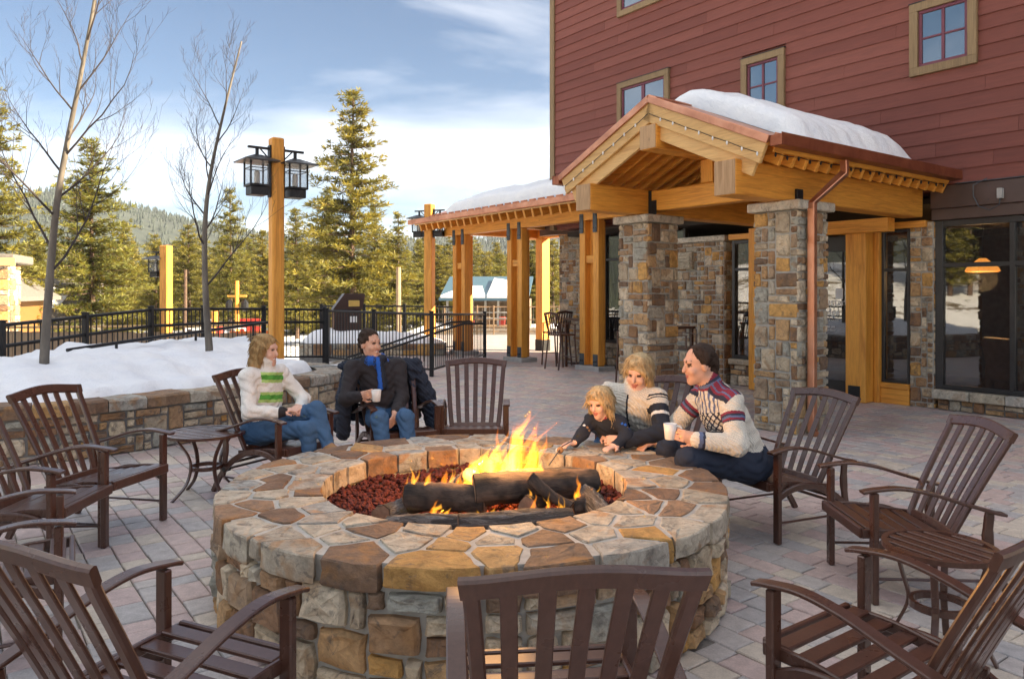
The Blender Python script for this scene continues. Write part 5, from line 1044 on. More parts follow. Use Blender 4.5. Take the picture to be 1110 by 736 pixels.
br_ = thing('road_barrier', 'orange plastic road barrier behind the railing beside the lamp post', 'barrier', (-7.6, 22.5, -1.3), R(10)); mk('body', ([(-.8, -.28, 0), (.8, -.28, 0), (.8, .28, 0), (-.8, .28, 0), (-.75, -.1, 1.75), (.75, -.1, 1.75), (.75, .1, 1.75), (-.75, .1, 1.75)], [(0, 1, 5, 4), (1, 2, 6, 5), (2, 3, 7, 6), (3, 0, 4, 7), (4, 5, 6, 7)]), 'orange_paint', br_); mk('stripe', cbox(-.76, .76, -.24, -.215, .8, 1.1, .01), 'red_paint', br_)
gt = thing('barrier_frame', 'white tubular barrier frame behind the railing right of the slim tree', 'barrier', (-9.4, 24, -1.3), R(8))
mk('frame', tube([(-.9, 0, 0), (-.9, 0, 1.75), (.9, 0, 1.75), (.9, 0, 0)], .035, 6), 'white_paint', gt); mk('rail', tube([(-.9, 0, .9), (.9, 0, .9)], .025, 6), 'white_paint', gt)
for k in range(5): mk('picket', tube([(-.6 + .3 * k, 0, .2), (-.6 + .3 * k, 0, 1.7)], .012, 5), 'white_paint', gt)
sg = thing('red_sign', 'small red sign board behind the railing right of the slim tree', 'sign', (-9.0, 26, -1.3)); mk('board', cbox(-.35, .35, -.02, .02, 1.3, 2.0, .01), 'red_paint', sg); mk('post', cbox(-.05, .05, .02, .08, 0, 2, .01), 'white_paint', sg)
bl = thing('blue_roofed_building', 'two storey building with snowy blue metal roof seen between the pavilion posts', 'building', (-1.6, 46, -2.4), R(-6))
mk('wall', cbox(-2.4, 2.4, 2.0, 5, 0, 3.6, .02), 'dirt', bl); mk('deck', cbox(-2.5, 2.5, -.3, 2.0, 1.75, 1.95, .02), 'tan_board', bl); mk('lower_wall', cbox(-2.3, 2.3, 1.2, 1.98, 0, 1.74, .02), 'bin_brown', bl)
for i in range(7): mk('post', cbox(-2.4 + .78 * i, -2.28 + .78 * i, -.2, -.04, 0, 3.5, .01), 'concrete', bl)
for z_ in (2.4, 2.75): mk('rail', cbox(-2.4, 2.4, -.24, -.19, z_, z_ + .07, .01), 'concrete', bl)
for s in (-1, 1): pass
mk('roof', ([(-2.7, -1, 3.5), (2.7, -1, 3.5), (2.7, 2.6, 4.9), (-2.7, 2.6, 4.9), (-2.7, -1, 3.62), (2.7, -1, 3.62), (2.7, 2.6, 5.02), (-2.7, 2.6, 5.02)], [(0, 3, 2, 1), (4, 5, 6, 7), (0, 1, 5, 4), (1, 2, 6, 5), (2, 3, 7, 6), (3, 0, 4, 7)]), 'blue_metal', bl)
for k, P in enumerate(([(-2.6, 4.25), (.1, 4.25)], [(.2, 4.75), (2.65, 4.45)])):
    (x0, za), (x1, zb_) = P; y0 = -.95; sl2 = 1.4 / 3.6; f_ = lambda x, y: (x, y, 3.64 + (y + 1) * sl2); V_ = [f_(x0, y0), f_(x1, y0), f_(x1 - .4, (zb_ - 3.64) / sl2 - 1), f_(x0 + (1.2 if k == 0 else .1), (za - 3.64) / sl2 - 1)]; mk('roof_snow', (V_ + [(a, b_, c + .16) for a, b_, c in V_], [(4, 5, 6, 7), (0, 1, 5, 4), (1, 2, 6, 5), (2, 3, 7, 6), (3, 0, 4, 7)]), 'snow', bl)
mk('red_awning', cbox(-1.6, 2.2, -.6, -.3, 1.25, 1.5, .02), 'orange_paint', bl)
for i in range(5): mk('table_top', cbox(-2.3 + .95 * i, -1.7 + .95 * i, -.9, .2, .55, .72, .02), 'tan_board', bl); mk('planter_box', cbox(-2.2 + .95 * i, -1.7 + .95 * i, .3, .6, 2.0, 2.5, .02), 'red_paint' if i % 2 else 'tan_board', bl)
rl = thing('mesh_fence', 'pale post and mesh fence across the far end of the terrace', 'fence', (-3.2, 28.6, -.05))
for i in range(12): mk('post', cbox(.62 * i, .62 * i + .05, 0, .05, 0, 1.15, .006), 'tan_board', rl)
for z_ in (.15, .6, 1.08): mk('rail', cbox(0, 6.9, .052, .08, z_, z_ + .04, .006), 'tan_board', rl)
for i in range(50): mk('wire', ([(.138 * i, .09, .17), (.138 * i + .012, .09, .17), (.138 * i + .012, .09, 1.1), (.138 * i, .09, 1.1), (.138 * i + .006, .10, .17), (.138 * i + .006, .10, 1.1)], [(0, 1, 2, 3), (1, 4, 5, 2), (4, 0, 3, 5)]), 'concrete', rl)
dg_ = mk('dry_grass_strip', ([(-3.4, 28.9, -.03), (8, 28.9, -.03), (8, 31, .12), (-3.4, 31, .12)], [(0, 1, 2, 3)]), 'dirt'); tag(dg_, kind='structure')

# ---------------------------------------------------------------- the air: thin blue mountain haze
hz = mk('haze', ([(x, y, z) for z in (-14, 150) for (x, y) in ((-1750, -1750), (1750, -1750), (1750, 1750), (-1750, 1750))], [(3, 2, 1, 0), (4, 5, 6, 7), (0, 1, 5, 4), (1, 2, 6, 5), (2, 3, 7, 6), (3, 0, 4, 7)]), 'snow')
hm = bpy.data.materials.new('haze_air'); hm.use_nodes = True; t_ = hm.node_tree; t_.nodes.clear(); o_ = t_.nodes.new('ShaderNodeOutputMaterial'); pv_ = t_.nodes.new('ShaderNodeVolumePrincipled'); pv_.inputs['Color'].default_value = (.80, .87, 1.0, 1); pv_.inputs['Density'].default_value = .00016; pv_.inputs['Anisotropy'].default_value = .2; t_.links.new(pv_.outputs[0], o_.inputs['Volume'])
hz.data.materials.clear(); hz.data.materials.append(hm); tag(hz, kind='stuff')
# ---------------------------------------------------------------- people: smooth bodies from blended limbs
simple('skin', (.60, .345, .245), .5, 0, .10, 30, .05, .001); simple('fair_skin', (.68, .42, .32), .5, 0, .08, 30, .05, .001); simple('lips', (.42, .14, .12), .45, 0, .1, 30, 0); simple('teeth', (.78, .75, .68), .3, 0, .03, 30, 0); simple('brow_brown', (.16, .10, .07), .8, 0, .1, 30, 0); simple('eye_dark', (.055, .035, .028), .3, 0, .1, 30, 0)
def hair_mat(name, c0, c1):
    b = NB(name); v = b.coord((60, 60, 7)); f = b.noise(v, 2, 4, .6, .8); b.col(b.ramp(f, [(.25, c0), (.75, c1)])); b.rough(.7); b.bump(f, .8, .008); b.b.inputs['Specular IOR Level'].default_value = .3
hair_mat('blonde_hair', (.33, .22, .10), (.68, .53, .31)); hair_mat('honey_hair', (.24, .14, .055), (.52, .36, .17)); hair_mat('brown_hair', (.018, .010, .007), (.055, .033, .022))
def cloth(name, c, rib=0, bs=180):
    b = NB(name); v = b.coord(); f = b.noise(v, bs, 3, .6); g = b.noise(v, 9, 3)
    b.col(b.mix(.45, b.ramp(f, [(.3, tuple(x * .8 for x in c)), (.7, tuple(min(1, x * 1.12) for x in c))]), b.ramp(g, [(.3, .75), (.7, 1.1)]), 'MULTIPLY')); b.rough(.85)
    if rib:
        w = b.n('ShaderNodeTexWave'); b.l(b.coord((1, 1, .9)), w.inputs[0]); w.inputs['Scale'].default_value = rib; w.inputs['Distortion'].default_value = .8; w.bands_direction = 'DIAGONAL'; b.bump(b.math('ADD', w.outputs[1], f), .7, .006)
    else: b.bump(f, .25, .003)
cloth('white_fleece', (.78, .77, .73)); cloth('green_band', (.09, .36, .05)); cloth('lime_band', (.44, .66, .20)); cloth('denim', (.045, .115, .235)); cloth('dark_denim', (.014, .022, .044)); cloth('tan_suede', (.34, .19, .085)); cloth('black_wool', (.022, .019, .023)); cloth('navy_wool', (.013, .018, .032)); cloth('blue_scarf', (.015, .11, .50)); cloth('cream_knit', (.78, .73, .63), 26); cloth('wine_knit', (.25, .025, .05)); cloth('slate_knit', (.12, .16, .29)); cloth('ink_knit', (.025, .03, .06)); cloth('quilted_navy', (.016, .024, .045), 14); cloth('red_patch', (.60, .05, .07))
def V3(*a): return np.array(a, float)
class SDF:
    def __init__(s): s.p = []
    def cone(s, a, b_, ra, rb, i, k=.02): s.p.append(('c', V3(*a), V3(*b_), ra, rb, i, k)); return s
    def ell(s, c, axes, rad_, i, k=.02, sub=False): s.p.append(('s' if sub else 'e', V3(*c), axes, V3(*rad_), 0, i, k)); return s
    def mesh(s, h=.006, amp=None, fold=1.0):
        lo = np.array([1e9] * 3); hi = -lo; bb = []
        for q in s.p:
            if q[0] == 'c': l = np.minimum(q[1] - q[3], q[2] - q[4]); u = np.maximum(q[1] + q[3], q[2] + q[4])
            else: m = float(q[3].max()); l = q[1] - m; u = q[1] + m
            bb.append((l, u))
            if q[0] != 's': lo = np.minimum(lo, l); hi = np.maximum(hi, u)
        lo = lo - .03; hi = hi + .03; n = np.ceil((hi - lo) / h).astype(int) + 1
        ax = [lo[k] + h * np.arange(n[k]) for k in range(3)]; D = np.full(n, .05, np.float32); best = np.full(n, 9., np.float32); ID = np.zeros(n, np.int16)
        for q, (l, u) in zip(s.p, bb):
            m = q[6] + .045; i0 = np.maximum(0, ((l - m - lo) / h).astype(int)); i1 = np.minimum(n, ((u + m - lo) / h).astype(int) + 2); sl_2 = tuple(slice(i0[k], i1[k]) for k in range(3))
            X, Y, Z = np.meshgrid(*[ax[k][sl_2[k]] for k in range(3)], indexing='ij'); P = np.stack([X, Y, Z], -1)
            if q[0] == 'c':
                ba = q[2] - q[1]; t = np.clip(((P - q[1]) @ ba) / (ba @ ba + 1e-9), 0, 1); d = np.linalg.norm(P - q[1] - t[..., None] * ba, axis=-1) - (q[3] + t * (q[4] - q[3]))
            else:
                L = (P - q[1]) @ np.array(q[2]).T; k0 = np.linalg.norm(L / q[3], axis=-1); k1 = np.linalg.norm(L / q[3] ** 2, axis=-1) + 1e-6; d = k0 * (k0 - 1) / k1
            A = D[sl_2]; k = q[6]
            if q[0] == 's': hh = np.clip(.5 - .5 * (A + d) / k, 0, 1); D[sl_2] = A * (1 - hh) + (-d) * hh + k * hh * (1 - hh); continue
            hh = np.clip(.5 + .5 * (A - d) / k, 0, 1); D[sl_2] = A * (1 - hh) + d * hh - k * hh * (1 - hh)
            B = best[sl_2]; w = d < B; B[w] = d[w]; ID[sl_2][w] = q[5]
        if amp is not None:
            X, Y, Z = np.meshgrid(*ax, indexing='ij'); F = np.sin(X * 41 + Z * 28 + 2 * np.sin(Y * 31)) * .5 + (1 - 2.2 * np.abs(np.sin(Y * 27 - Z * 46 + 1.3 + 1.5 * np.sin(X * 23)))) * .6 + (1 - 2.2 * np.abs(np.sin(Z * 52 + X * 25 - Y * 19 + 1.2 * np.sin(Y * 37)))) * .6; D = D + F.astype(np.float32) * np.array(amp, np.float32)[ID] * fold
        return surface(D, ID, lo, h)
def surface(D, ID, lo, h):
    S = D < 0; nx, ny, nz = D.shape; c = (nx - 1, ny - 1, nz - 1)
    cnt = np.zeros(c, np.int8); corners = [(i, j, k) for i in (0, 1) for j in (0, 1) for k in (0, 1)]
    for (i, j, k) in corners: cnt += S[i:nx - 1 + i, j:ny - 1 + j, k:nz - 1 + k]
    act = np.argwhere((cnt > 0) & (cnt < 8)); vid = np.full(c, -1, np.int32); vid[tuple(act.T)] = np.arange(len(act)); acc = np.zeros((len(act), 3)); num = np.zeros(len(act))
    for a in corners:
        for axis in range(3):
            if a[axis] == 0:
                b_ = list(a); b_[axis] = 1; da = D[tuple((act + a).T)]; db = D[tuple((act + b_).T)]; m = (da < 0) != (db < 0); t = np.where(m, da / np.where(m, da - db, 1), 0); p = np.tile(np.array(a, float), (len(act), 1)); p[:, axis] += t; acc[m] += p[m]; num[m] += 1
    Vt = lo + h * (act + acc / num[:, None]); F = []
    for axis in range(3):
        o1, o2 = [k for k in range(3) if k != axis]; sa = [slice(None)] * 3; sb_ = [slice(None)] * 3; sa[axis] = slice(0, -1); sb_[axis] = slice(1, None); A = S[tuple(sa)]; B = S[tuple(sb_)]
        e = np.argwhere(A != B); e = e[(e[:, o1] > 0) & (e[:, o2] > 0) & (e[:, o1] < D.shape[o1] - 1) & (e[:, o2] < D.shape[o2] - 1)]; ins = A[tuple(e.T)]
        q = []
        for (d1, d2) in ((-1, -1), (0, -1), (0, 0), (-1, 0)): w = e.copy(); w[:, o1] += d1; w[:, o2] += d2; q.append(vid[tuple(w.T)])
        q = np.stack(q, 1); flip = ins if axis != 1 else ~ins; q[~flip] = q[~flip][:, ::-1]; F.append(q)
    F = np.concatenate(F); cell = act[F[:, 0]]; fid = ID[tuple(cell.T)]
    for _ in range(1): # one light smoothing pass
        sm = np.zeros_like(Vt); ct = np.zeros(len(Vt))
        for k in range(4): np.add.at(sm, F[:, k], Vt[F[:, (k + 1) % 4]]); np.add.at(ct, F[:, k], 1)
        Vt = Vt * .55 + .45 * sm / np.maximum(ct, 1)[:, None]
    return Vt, F, fid
def skin_mesh(name, res, mats, parent, base, paint=None):
    Vt, F, fid = res; me = bpy.data.meshes.new(name); me.from_pydata((Vt - np.array(base)).tolist(), [], F.tolist())
    for m in mats: me.materials.append(M_(m))
    if paint is not None: fid = paint(Vt[F].mean(1), fid.copy())
    me.polygons.foreach_set('material_index', fid.astype(np.int32)); me.polygons.foreach_set('use_smooth', np.ones(len(F), bool)); me.update(); return link(name, me, parent)
def nrm(v): v = np.array(v, float); return v / np.linalg.norm(v)
def frame(f, up=(0, 0, 1)):
    f = nrm(f); s = nrm(np.cross(f, up)); return np.array([s, f, np.cross(s, f)])   # rows: right, forward, up
def head(S, c, f, k=1.0, ids=(0, 1, 2, 3), tilt=(0, 0, 1), smile=True, brow=0):
    A = frame(f, tilt); at = lambda s, ff, u: V3(*c) + k * (A[0] * s + A[1] * ff + A[2] * u); sk, li, te, ey = ids
    S.ell(at(0, -.012, .032), A, V3(.074, .094, .092) * k, sk, .02); S.ell(at(0, .026, -.040), A, V3(.057, .066, .078) * k, sk, .03); S.cone(at(0, .07, -.098), at(0, .062, -.09), .021 * k, .024 * k, sk, .03)
    S.cone(at(-.032, .074, .034), at(.032, .074, .034), .013 * k, .013 * k, sk, .02); S.cone(at(0, .09, .014), at(0, .108, -.022), .008 * k, .0125 * k, sk, .014)
    for s in (-1, 1):
        S.ell(at(s * .032, .098, .010), A, V3(.016, .012, .010) * k, sk, .01, True); S.ell(at(s * .076, -.008, -.008), A, V3(.011, .020, .031) * k, sk, .008); S.ell(at(s * .037, .066, -.028), A, V3(.024, .022, .022) * k, sk, .02)
        S.ell(at(s * .031, .0825, .011), A, V3(.0072, .005, .0034) * k, ey, .002); S.cone(at(s * .020, .0860, .034), at(s * .043, .0765, .035), .0034 * k, .0026 * k, brow, .003)
    S.cone(at(-.026, .076, -.047), at(0, .0880, -.060), .0070 * k, .0090 * k, li, .006); S.cone(at(.026, .076, -.047), at(0, .0880, -.060), .0070 * k, .0090 * k, li, .006)
    if smile is True: S.ell(at(0, .0945, -.0600), A, V3(.012, .0040, .0030) * k, te, .002)
    return at, A
def hand(S, w, d, n, i, k=1.0, curl=.6, left=False):
    """w wrist, d finger direction, n palm normal (the way the fingers close)"""
    d = nrm(d); n = nrm(np.array(n) - d * np.dot(n, d)); s = np.cross(d, n) * (1 if left else -1); w = V3(*w); A = np.array([s, d, n])
    S.ell(w + d * .045 * k, A, V3(.040, .050, .018) * k, i, .018)
    for q, (off, L) in enumerate(((.030, .072), (.010, .080), (-.010, .075), (-.029, .060))):
        b_ = w + d * .082 * k + s * off * k; dr = nrm(d + n * curl * .6); m = b_ + dr * L * .52 * k; dr2 = nrm(d * (1 - curl * .9) + n * (curl * 1.3)); e = m + dr2 * L * .34 * k; dr3 = nrm(d * (.8 - curl * 1.5) + n * (curl * 1.3)); g = e + dr3 * L * .24 * k
        S.cone(b_ - dr * .01, m, .0098 * k, .0088 * k, i, .003); S.cone(m, e, .0088 * k, .0082 * k, i, .003); S.cone(e, g, .0082 * k, .0072 * k, i, .003)
    t0 = w + d * .022 * k + s * .030 * k; t1 = t0 + nrm(d * .6 + s * .8 + n * .3) * .040 * k; t2 = t1 + nrm(d * .9 + s * .1 + n * .7 * curl) * .032 * k; S.cone(t0, t1, .0135 * k, .0110 * k, i, .010); S.cone(t1, t2, .0105 * k, .0085 * k, i, .004)
def torso(S, pel, che, nek, shL, shR, i, hip_i, w=1.0, k=.06):
    up = nrm(V3(*che) - V3(*pel)); sd_ = nrm(V3(*shR) - V3(*shL)); fr = nrm(np.cross(up, sd_)); A = np.array([sd_, fr, np.cross(sd_, fr)]); up = A[2]; mid = (V3(*pel) + V3(*che)) / 2
    S.ell(pel, A, V3(.175, .135, .115) * w, hip_i, .04); S.ell(mid + up * .0, A, V3(.155, .125, .16) * w, i, k); S.ell(V3(*che) + up * .01, A, V3(.168, .125, .165) * w, i, k); S.cone(shL, shR, .060 * w, .060 * w, i, k); S.cone(V3(*nek) - up * .05, V3(*nek) - up * .02, .085 * w, .06 * w, i, .05)
    return A
def limb(S, a, b_, c, r, i, k=.03): S.cone(a, b_, r[0], r[1], i, k); S.cone(b_, c, r[1], r[2], i, k)
def tparam(P, pts):
    """distance along a polyline (0..n) of the nearest point, for painting sleeves"""
    best = np.full(len(P), 9.); out_ = np.zeros(len(P))
    for k in range(len(pts) - 1):
        a, b_ = V3(*pts[k]), V3(*pts[k + 1]); ba = b_ - a; t = np.clip(((P - a) @ ba) / (ba @ ba), 0, 1); d = np.linalg.norm(P - a - t[:, None] * ba, axis=1); m = d < best; best[m] = d[m]; out_[m] = k + t[m]
    return out_, best
def hair(name, parts, cuts, mat, parent, base, c, f, k=1.0, tilt=(0, 0, 1), h=.006, length=.07, strands=1.0):
    A = frame(f, tilt); at = lambda s, ff, u: V3(*c) + k * (A[0] * s + A[1] * ff + A[2] * u); S = SDF()
    for q in parts:
        if q[0] == 'e': S.ell(at(*q[1]), A, V3(*q[2]) * k, 0, .025)
        else: S.cone(at(*q[1]), at(*q[2]), q[3] * k, q[4] * k, 0, .03)
    for q in cuts: S.ell(at(*q[0]), A, V3(*q[1]) * k, 0, .012, True)
    res = S.mesh(h, [.0035]); ob_ = skin_mesh(name, res, [mat], parent, base)
    Vt, F, _ = res; N = np.zeros_like(Vt); fn = np.cross(Vt[F[:, 1]] - Vt[F[:, 0]], Vt[F[:, 2]] - Vt[F[:, 0]])
    for q in range(4): np.add.at(N, F[:, q], fn)
    N /= np.linalg.norm(N, axis=1)[:, None] + 1e-9; rgs = np.random.RandomState(5); m = MB(); cc = V3(*c); crown = at(0, -.02, .13); n_s = int(1500 * strands)
    for i in rgs.choice(len(Vt), n_s):
        p = Vt[i]; nn = N[i] if N[i] @ (p - cc) > 0 else -N[i]; away = p - crown; d = V3(0, 0, -1.0) + .9 * away / (np.linalg.norm(away) + 1e-6) + rgs.normal(0, .22, 3); pts = [p - nn * .003]; L = length * rgs.uniform(.6, 1.3)
        for q in range(4): d = d - nn * (d @ nn) * .85 + V3(0, 0, -.12); d = d / np.linalg.norm(d); pts.append(pts[-1] + d * L / 4 + nn * (.0022 if q == 0 else -.0006))
        Q = (np.array(pts) - cc) @ A.T / k
        if np.any((Q[:, 1] > .055) & (Q[:, 2] < .058) & (np.abs(Q[:, 0]) < .066)): continue
        r_ = rgs.uniform(.0014, .003); m.add(tube([tuple(np.array(x) - np.array(base)) for x in pts], [r_, r_ * 1.1, r_, r_ * .7, r_ * .2], 3, False))
    m.build('hair_strands', mat, ob_, True); return ob_
BODY_IDS = ['skin', 'lips', 'teeth', 'eye_dark']
# --- woman in the white and green jacket
def woman_left():
    base = (-2.06, 6.22, 0); o = thing('person', 'blonde woman in white jacket with green stripes and jeans, sitting in profile with crossed legs', 'person', base)
    mats = ['fair_skin', 'lips', 'teeth', 'eye_dark', 'white_fleece', 'denim', 'tan_suede', 'green_band', 'lime_band', 'black_wool']; S = SDF(); hc = (-2.015, 6.19, 1.125); hf = (.95, -.30, -.10)
    pel, che, nek = (-2.06, 6.23, .47), (-2.055, 6.22, .80), (-2.02, 6.20, 1.0); shR, shL = (-2.11, 6.05, .925), (-1.95, 6.36, .925)
    A = torso(S, pel, che, nek, shL, shR, 4, 5, 1.10); head(S, hc, hf, 1.0, (0, 1, 2, 3)); S.cone(nek, V3(*hc) - V3(.01, 0, .06), .052, .052, 0, .02)
    S.cone((-2.03, 6.20, .99), (-2.01, 6.19, 1.045), .075, .068, 4, .02)
    aR = (shR, (-2.06, 5.93, .66), (-1.83, 5.96, .655)); aL = (shL, (-1.76, 6.38, .70), (-1.72, 6.14, .67))
    limb(S, *aR, (.060, .054, .043), 4); limb(S, *aL, (.060, .053, .043), 4)
    hand(S, (-1.82, 5.97, .66), (.8, .35, .12), (.1, .3, -1), 0, .9, .7); hand(S, (-1.72, 6.12, .675), (-.1, -1, .02), (-.2, 0, -1), 0, .9, .7, True)
    limb(S, (-2.12, 6.13, .46), (-1.60, 5.92, .53), (-1.56, 5.90, .12), (.088, .064, .047), 5); limb(S, (-1.99, 6.31, .47), (-1.56, 6.03, .665), (-1.435, 5.91, .40), (.090, .066, .048), 5)
    S.cone((-1.425, 5.90, .38), (-1.35, 5.82, .375), .048, .036, 6, .02); S.cone((-1.56, 5.90, .08), (-1.44, 5.84, .05), .048, .04, 6, .02); S.cone((-1.83, 5.96, .655), (-1.815, 5.965, .657), .045, .043, 9, .005)
    def paint(P, fid):
        d, dist = tparam(P, aR); d2, dist2 = tparam(P, aL); m = (fid == 4) & (dist > .10) & (dist2 > .085); fr = (P - V3(*che)) @ A[1]; u_ = P[:, 2] - .10 * ((P - V3(*che)) @ A[0]); m &= fr > .0
        for z0 in (.865, .705): fid[m & (u_ > z0) & (u_ < z0 + .085)] = 8; fid[m & (u_ > z0 + .025) & (u_ < z0 + .062)] = 7
        return fid
    skin_mesh('body', S.mesh(.006, [0, 0, 0, 0, .0042, .0035, .002, .0042, .0042, .002]), mats, o, base, paint)
    hair('hair', [('e', (0, -.022, .040), (.088, .100, .098)), ('c', (.062, -.035, .0), (.075, -.055, -.20), .042, .034), ('c', (-.062, -.035, .0), (-.07, -.05, -.18), .042, .034), ('c', (0, -.08, .0), (.02, -.09, -.22), .055, .045), ('c', (.07, .02, .03), (.082, -.005, -.14), .026, .022)], [((0, .085, -.03), (.062, .062, .098)), ((0, .12, -.12), (.08, .09, .09))], 'honey_hair', o, base, hc, hf)
# --- man with the scarf and mug
def man_left():
    base = (-1.14, 6.84, 0); o = thing('person', 'dark haired man in black jacket and blue scarf holding a white mug', 'person', base)
    mats = ['skin', 'lips', 'teeth', 'eye_dark', 'black_wool', 'denim', 'tan_suede', 'blue_scarf', 'navy_wool']; S = SDF(); hc = (-1.275, 6.80, 1.135); hf = (.76, -.64, -.05)
    pel, che, nek = (-1.13, 6.84, .47), (-1.20, 6.86, .80), (-1.245, 6.84, 1.01); shR, shL = (-1.425, 6.76, .925), (-1.04, 6.94, .925)
    A = torso(S, pel, che, nek, shL, shR, 4, 5, 1.06); head(S, hc, hf, 1.03, brow=3); S.cone(nek, V3(*hc) - V3(0, 0, .06), .058, .058, 0, .02)
    for t in range(9):
        a = t * math.pi / 4.5; b2 = (t + 1) * math.pi / 4.5; q = lambda z_, g: V3(*nek) + V3(.078 * math.cos(g), .078 * math.sin(g) - .01, z_); S.cone(q(-.008 + .012 * math.sin(a), a), q(-.008 + .012 * math.sin(b2), b2), .036, .036, 8 if t % 3 else 7, .01)
    S.cone(V3(*nek) + V3(.065, -.085, -.01), V3(*che) + V3(.06, -.135, -.04), .026, .030, 8, .01); S.cone(V3(*nek) + V3(.045, -.105, .0), V3(*che) + V3(.035, -.155, -.05), .014, .016, 7, .005)
    limb(S, shR, (-1.45, 6.60, .67), (-1.31, 6.50, .705), (.068, .060, .045), 4); limb(S, shL, (-.99, 6.80, .66), (-1.0, 6.53, .575), (.068, .058, .045), 4)
    hand(S, (-1.30, 6.495, .71), (.75, -.55, .22), (.35, .8, .1), 0, 1.0, .75); hand(S, (-1.0, 6.52, .57), (-.15, -.75, -.65), (-.8, .1, -.3), 0, 1.0, .35, True)
    limb(S, (-1.22, 6.80, .47), (-1.115, 6.37, .535), (-1.03, 6.22, .10), (.092, .068, .052), 5); limb(S, (-1.04, 6.88, .47), (-.905, 6.43, .535), (-.83, 6.30, .10), (.092, .068, .052), 5)
    for x, y in ((-1.03, 6.22), (-.83, 6.30)): S.cone((x, y, .06), (x + .07, y - .14, .045), .05, .042, 6, .02)
    skin_mesh('body', S.mesh(.006, [0, 0, 0, 0, .0035, .0035, .001, .002, .002]), mats, o, base)
    hair('hair', [('e', (0, -.024, .050), (.081, .096, .088)), ('c', (.073, -.01, .02), (.074, .0, -.02), .014, .010), ('c', (-.073, -.01, .02), (-.074, .0, -.02), .014, .010), ('c', (0, -.085, .0), (0, -.075, -.05), .05, .04)], [((0, .150, .055), (.12, .105, .115)), ((.085, .02, -.03), (.03, .035, .05)), ((-.085, .02, -.03), (.03, .035, .05)), ((0, .10, -.08), (.1, .1, .1))], 'brown_hair', o, base, hc, hf, 1.03, length=.022)
# --- woman with the child
def woman_right():
    base = (.98, 5.58, 0); o = thing('person', 'smiling blonde woman in cream and navy sweater leaning forward with her arm round the child', 'person', base)
    mats = ['fair_skin', 'lips', 'teeth', 'eye_dark', 'cream_knit', 'denim', 'tan_suede', 'navy_wool', 'red_patch', 'white_fleece']; S = SDF(); hc = (.895, 5.34, 1.035); hf = (-.50, -.80, -.34)
    pel, che, nek = (1.0, 5.58, .47), (.865, 5.42, .775), (.895, 5.40, .935); shR, shL = (.70, 5.46, .885), (1.02, 5.30, .865)
    A = torso(S, pel, che, nek, shL, shR, 4, 5, 1.0); head(S, hc, hf, 1.0, tilt=(.10, 0, 1), smile=None); S.cone(nek, V3(*hc) - V3(0, -.02, .06), .052, .052, 7, .02); S.cone(V3(*nek) + V3(-.01, -.005, 0), V3(*nek) + V3(-.02, -.02, .035), .078, .074, 4, .015)
    aR = (shR, (.60, 5.45, .66), (.66, 5.27, .60)); aL = (shL, (1.02, 5.13, .645), (.77, 5.10, .60)); limb(S, *aR, (.064, .058, .045), 4); limb(S, *aL, (.066, .060, .046), 4)
    hand(S, (.76, 5.10, .60), (-1, .02, .05), (.0, .8, -.3), 0, .92, .45, True); hand(S, (.66, 5.27, .60), (.2, -.8, -.2), (0, 0, -1), 0, .9, .4)
    limb(S, (.90, 5.62, .46), (.66, 5.42, .51), (.72, 5.50, .10), (.088, .064, .047), 5); limb(S, (1.08, 5.52, .46), (1.03, 5.16, .51), (1.06, 5.24, .10), (.088, .064, .047), 5)
    for x, y in ((.72, 5.50), (1.06, 5.24)): S.cone((x, y, .06), (x - .07, y - .04, .045), .048, .04, 6, .02)
    def paint(P, fid):
        c = fid == 4
        for arm in (aR, aL):
            t, d = tparam(P, arm); m = c & (d < .085) & (t > .28); fid[m] = 7; fid[c & (d < .085) & (t > .48) & (t < .56)] = 9; fid[c & (d < .085) & (t > .02) & (t < .07)] = 7; fid[c & (d < .09) & (t > .10) & (t < .13)] = 7
            if arm is aL: fid[c & (np.linalg.norm(P - V3(1.035, 5.175, .735), axis=1) < .034)] = 8
        f_ = (P - V3(*che)) @ A[1]; s_ = (P - V3(*che)) @ A[0]; fid[c & (f_ > .05) & (np.abs(s_) < .007)] = 7; u_ = P[:, 2]; fid[c & (u_ < .56)] = 7
        return fid
    skin_mesh('body', S.mesh(.006, [0, 0, 0, 0, .003, .004, .001, .003, .003, .003]), mats, o, base, paint)
    hair('hair', [('e', (0, -.020, .042), (.086, .100, .094)), ('c', (.072, -.005, .02), (.086, .014, -.125), .030, .022), ('c', (-.072, -.005, .02), (-.084, .010, -.13), .030, .022), ('c', (.03, .072, .088), (-.060, .062, .03), .009, .010), ('c', (0, -.07, .0), (0, -.06, -.13), .075, .060), ('c', (.01, .066, .090), (.070, .050, .015), .010, .012), ('c', (.01, .066, .090), (-.070, .050, .015), .010, .012)], [((0, .125, -.030), (.064, .088, .098)), ((0, .11, -.13), (.066, .10, .07))], 'blonde_hair', o, base, hc, hf, 1.0, (.10, 0, 1))
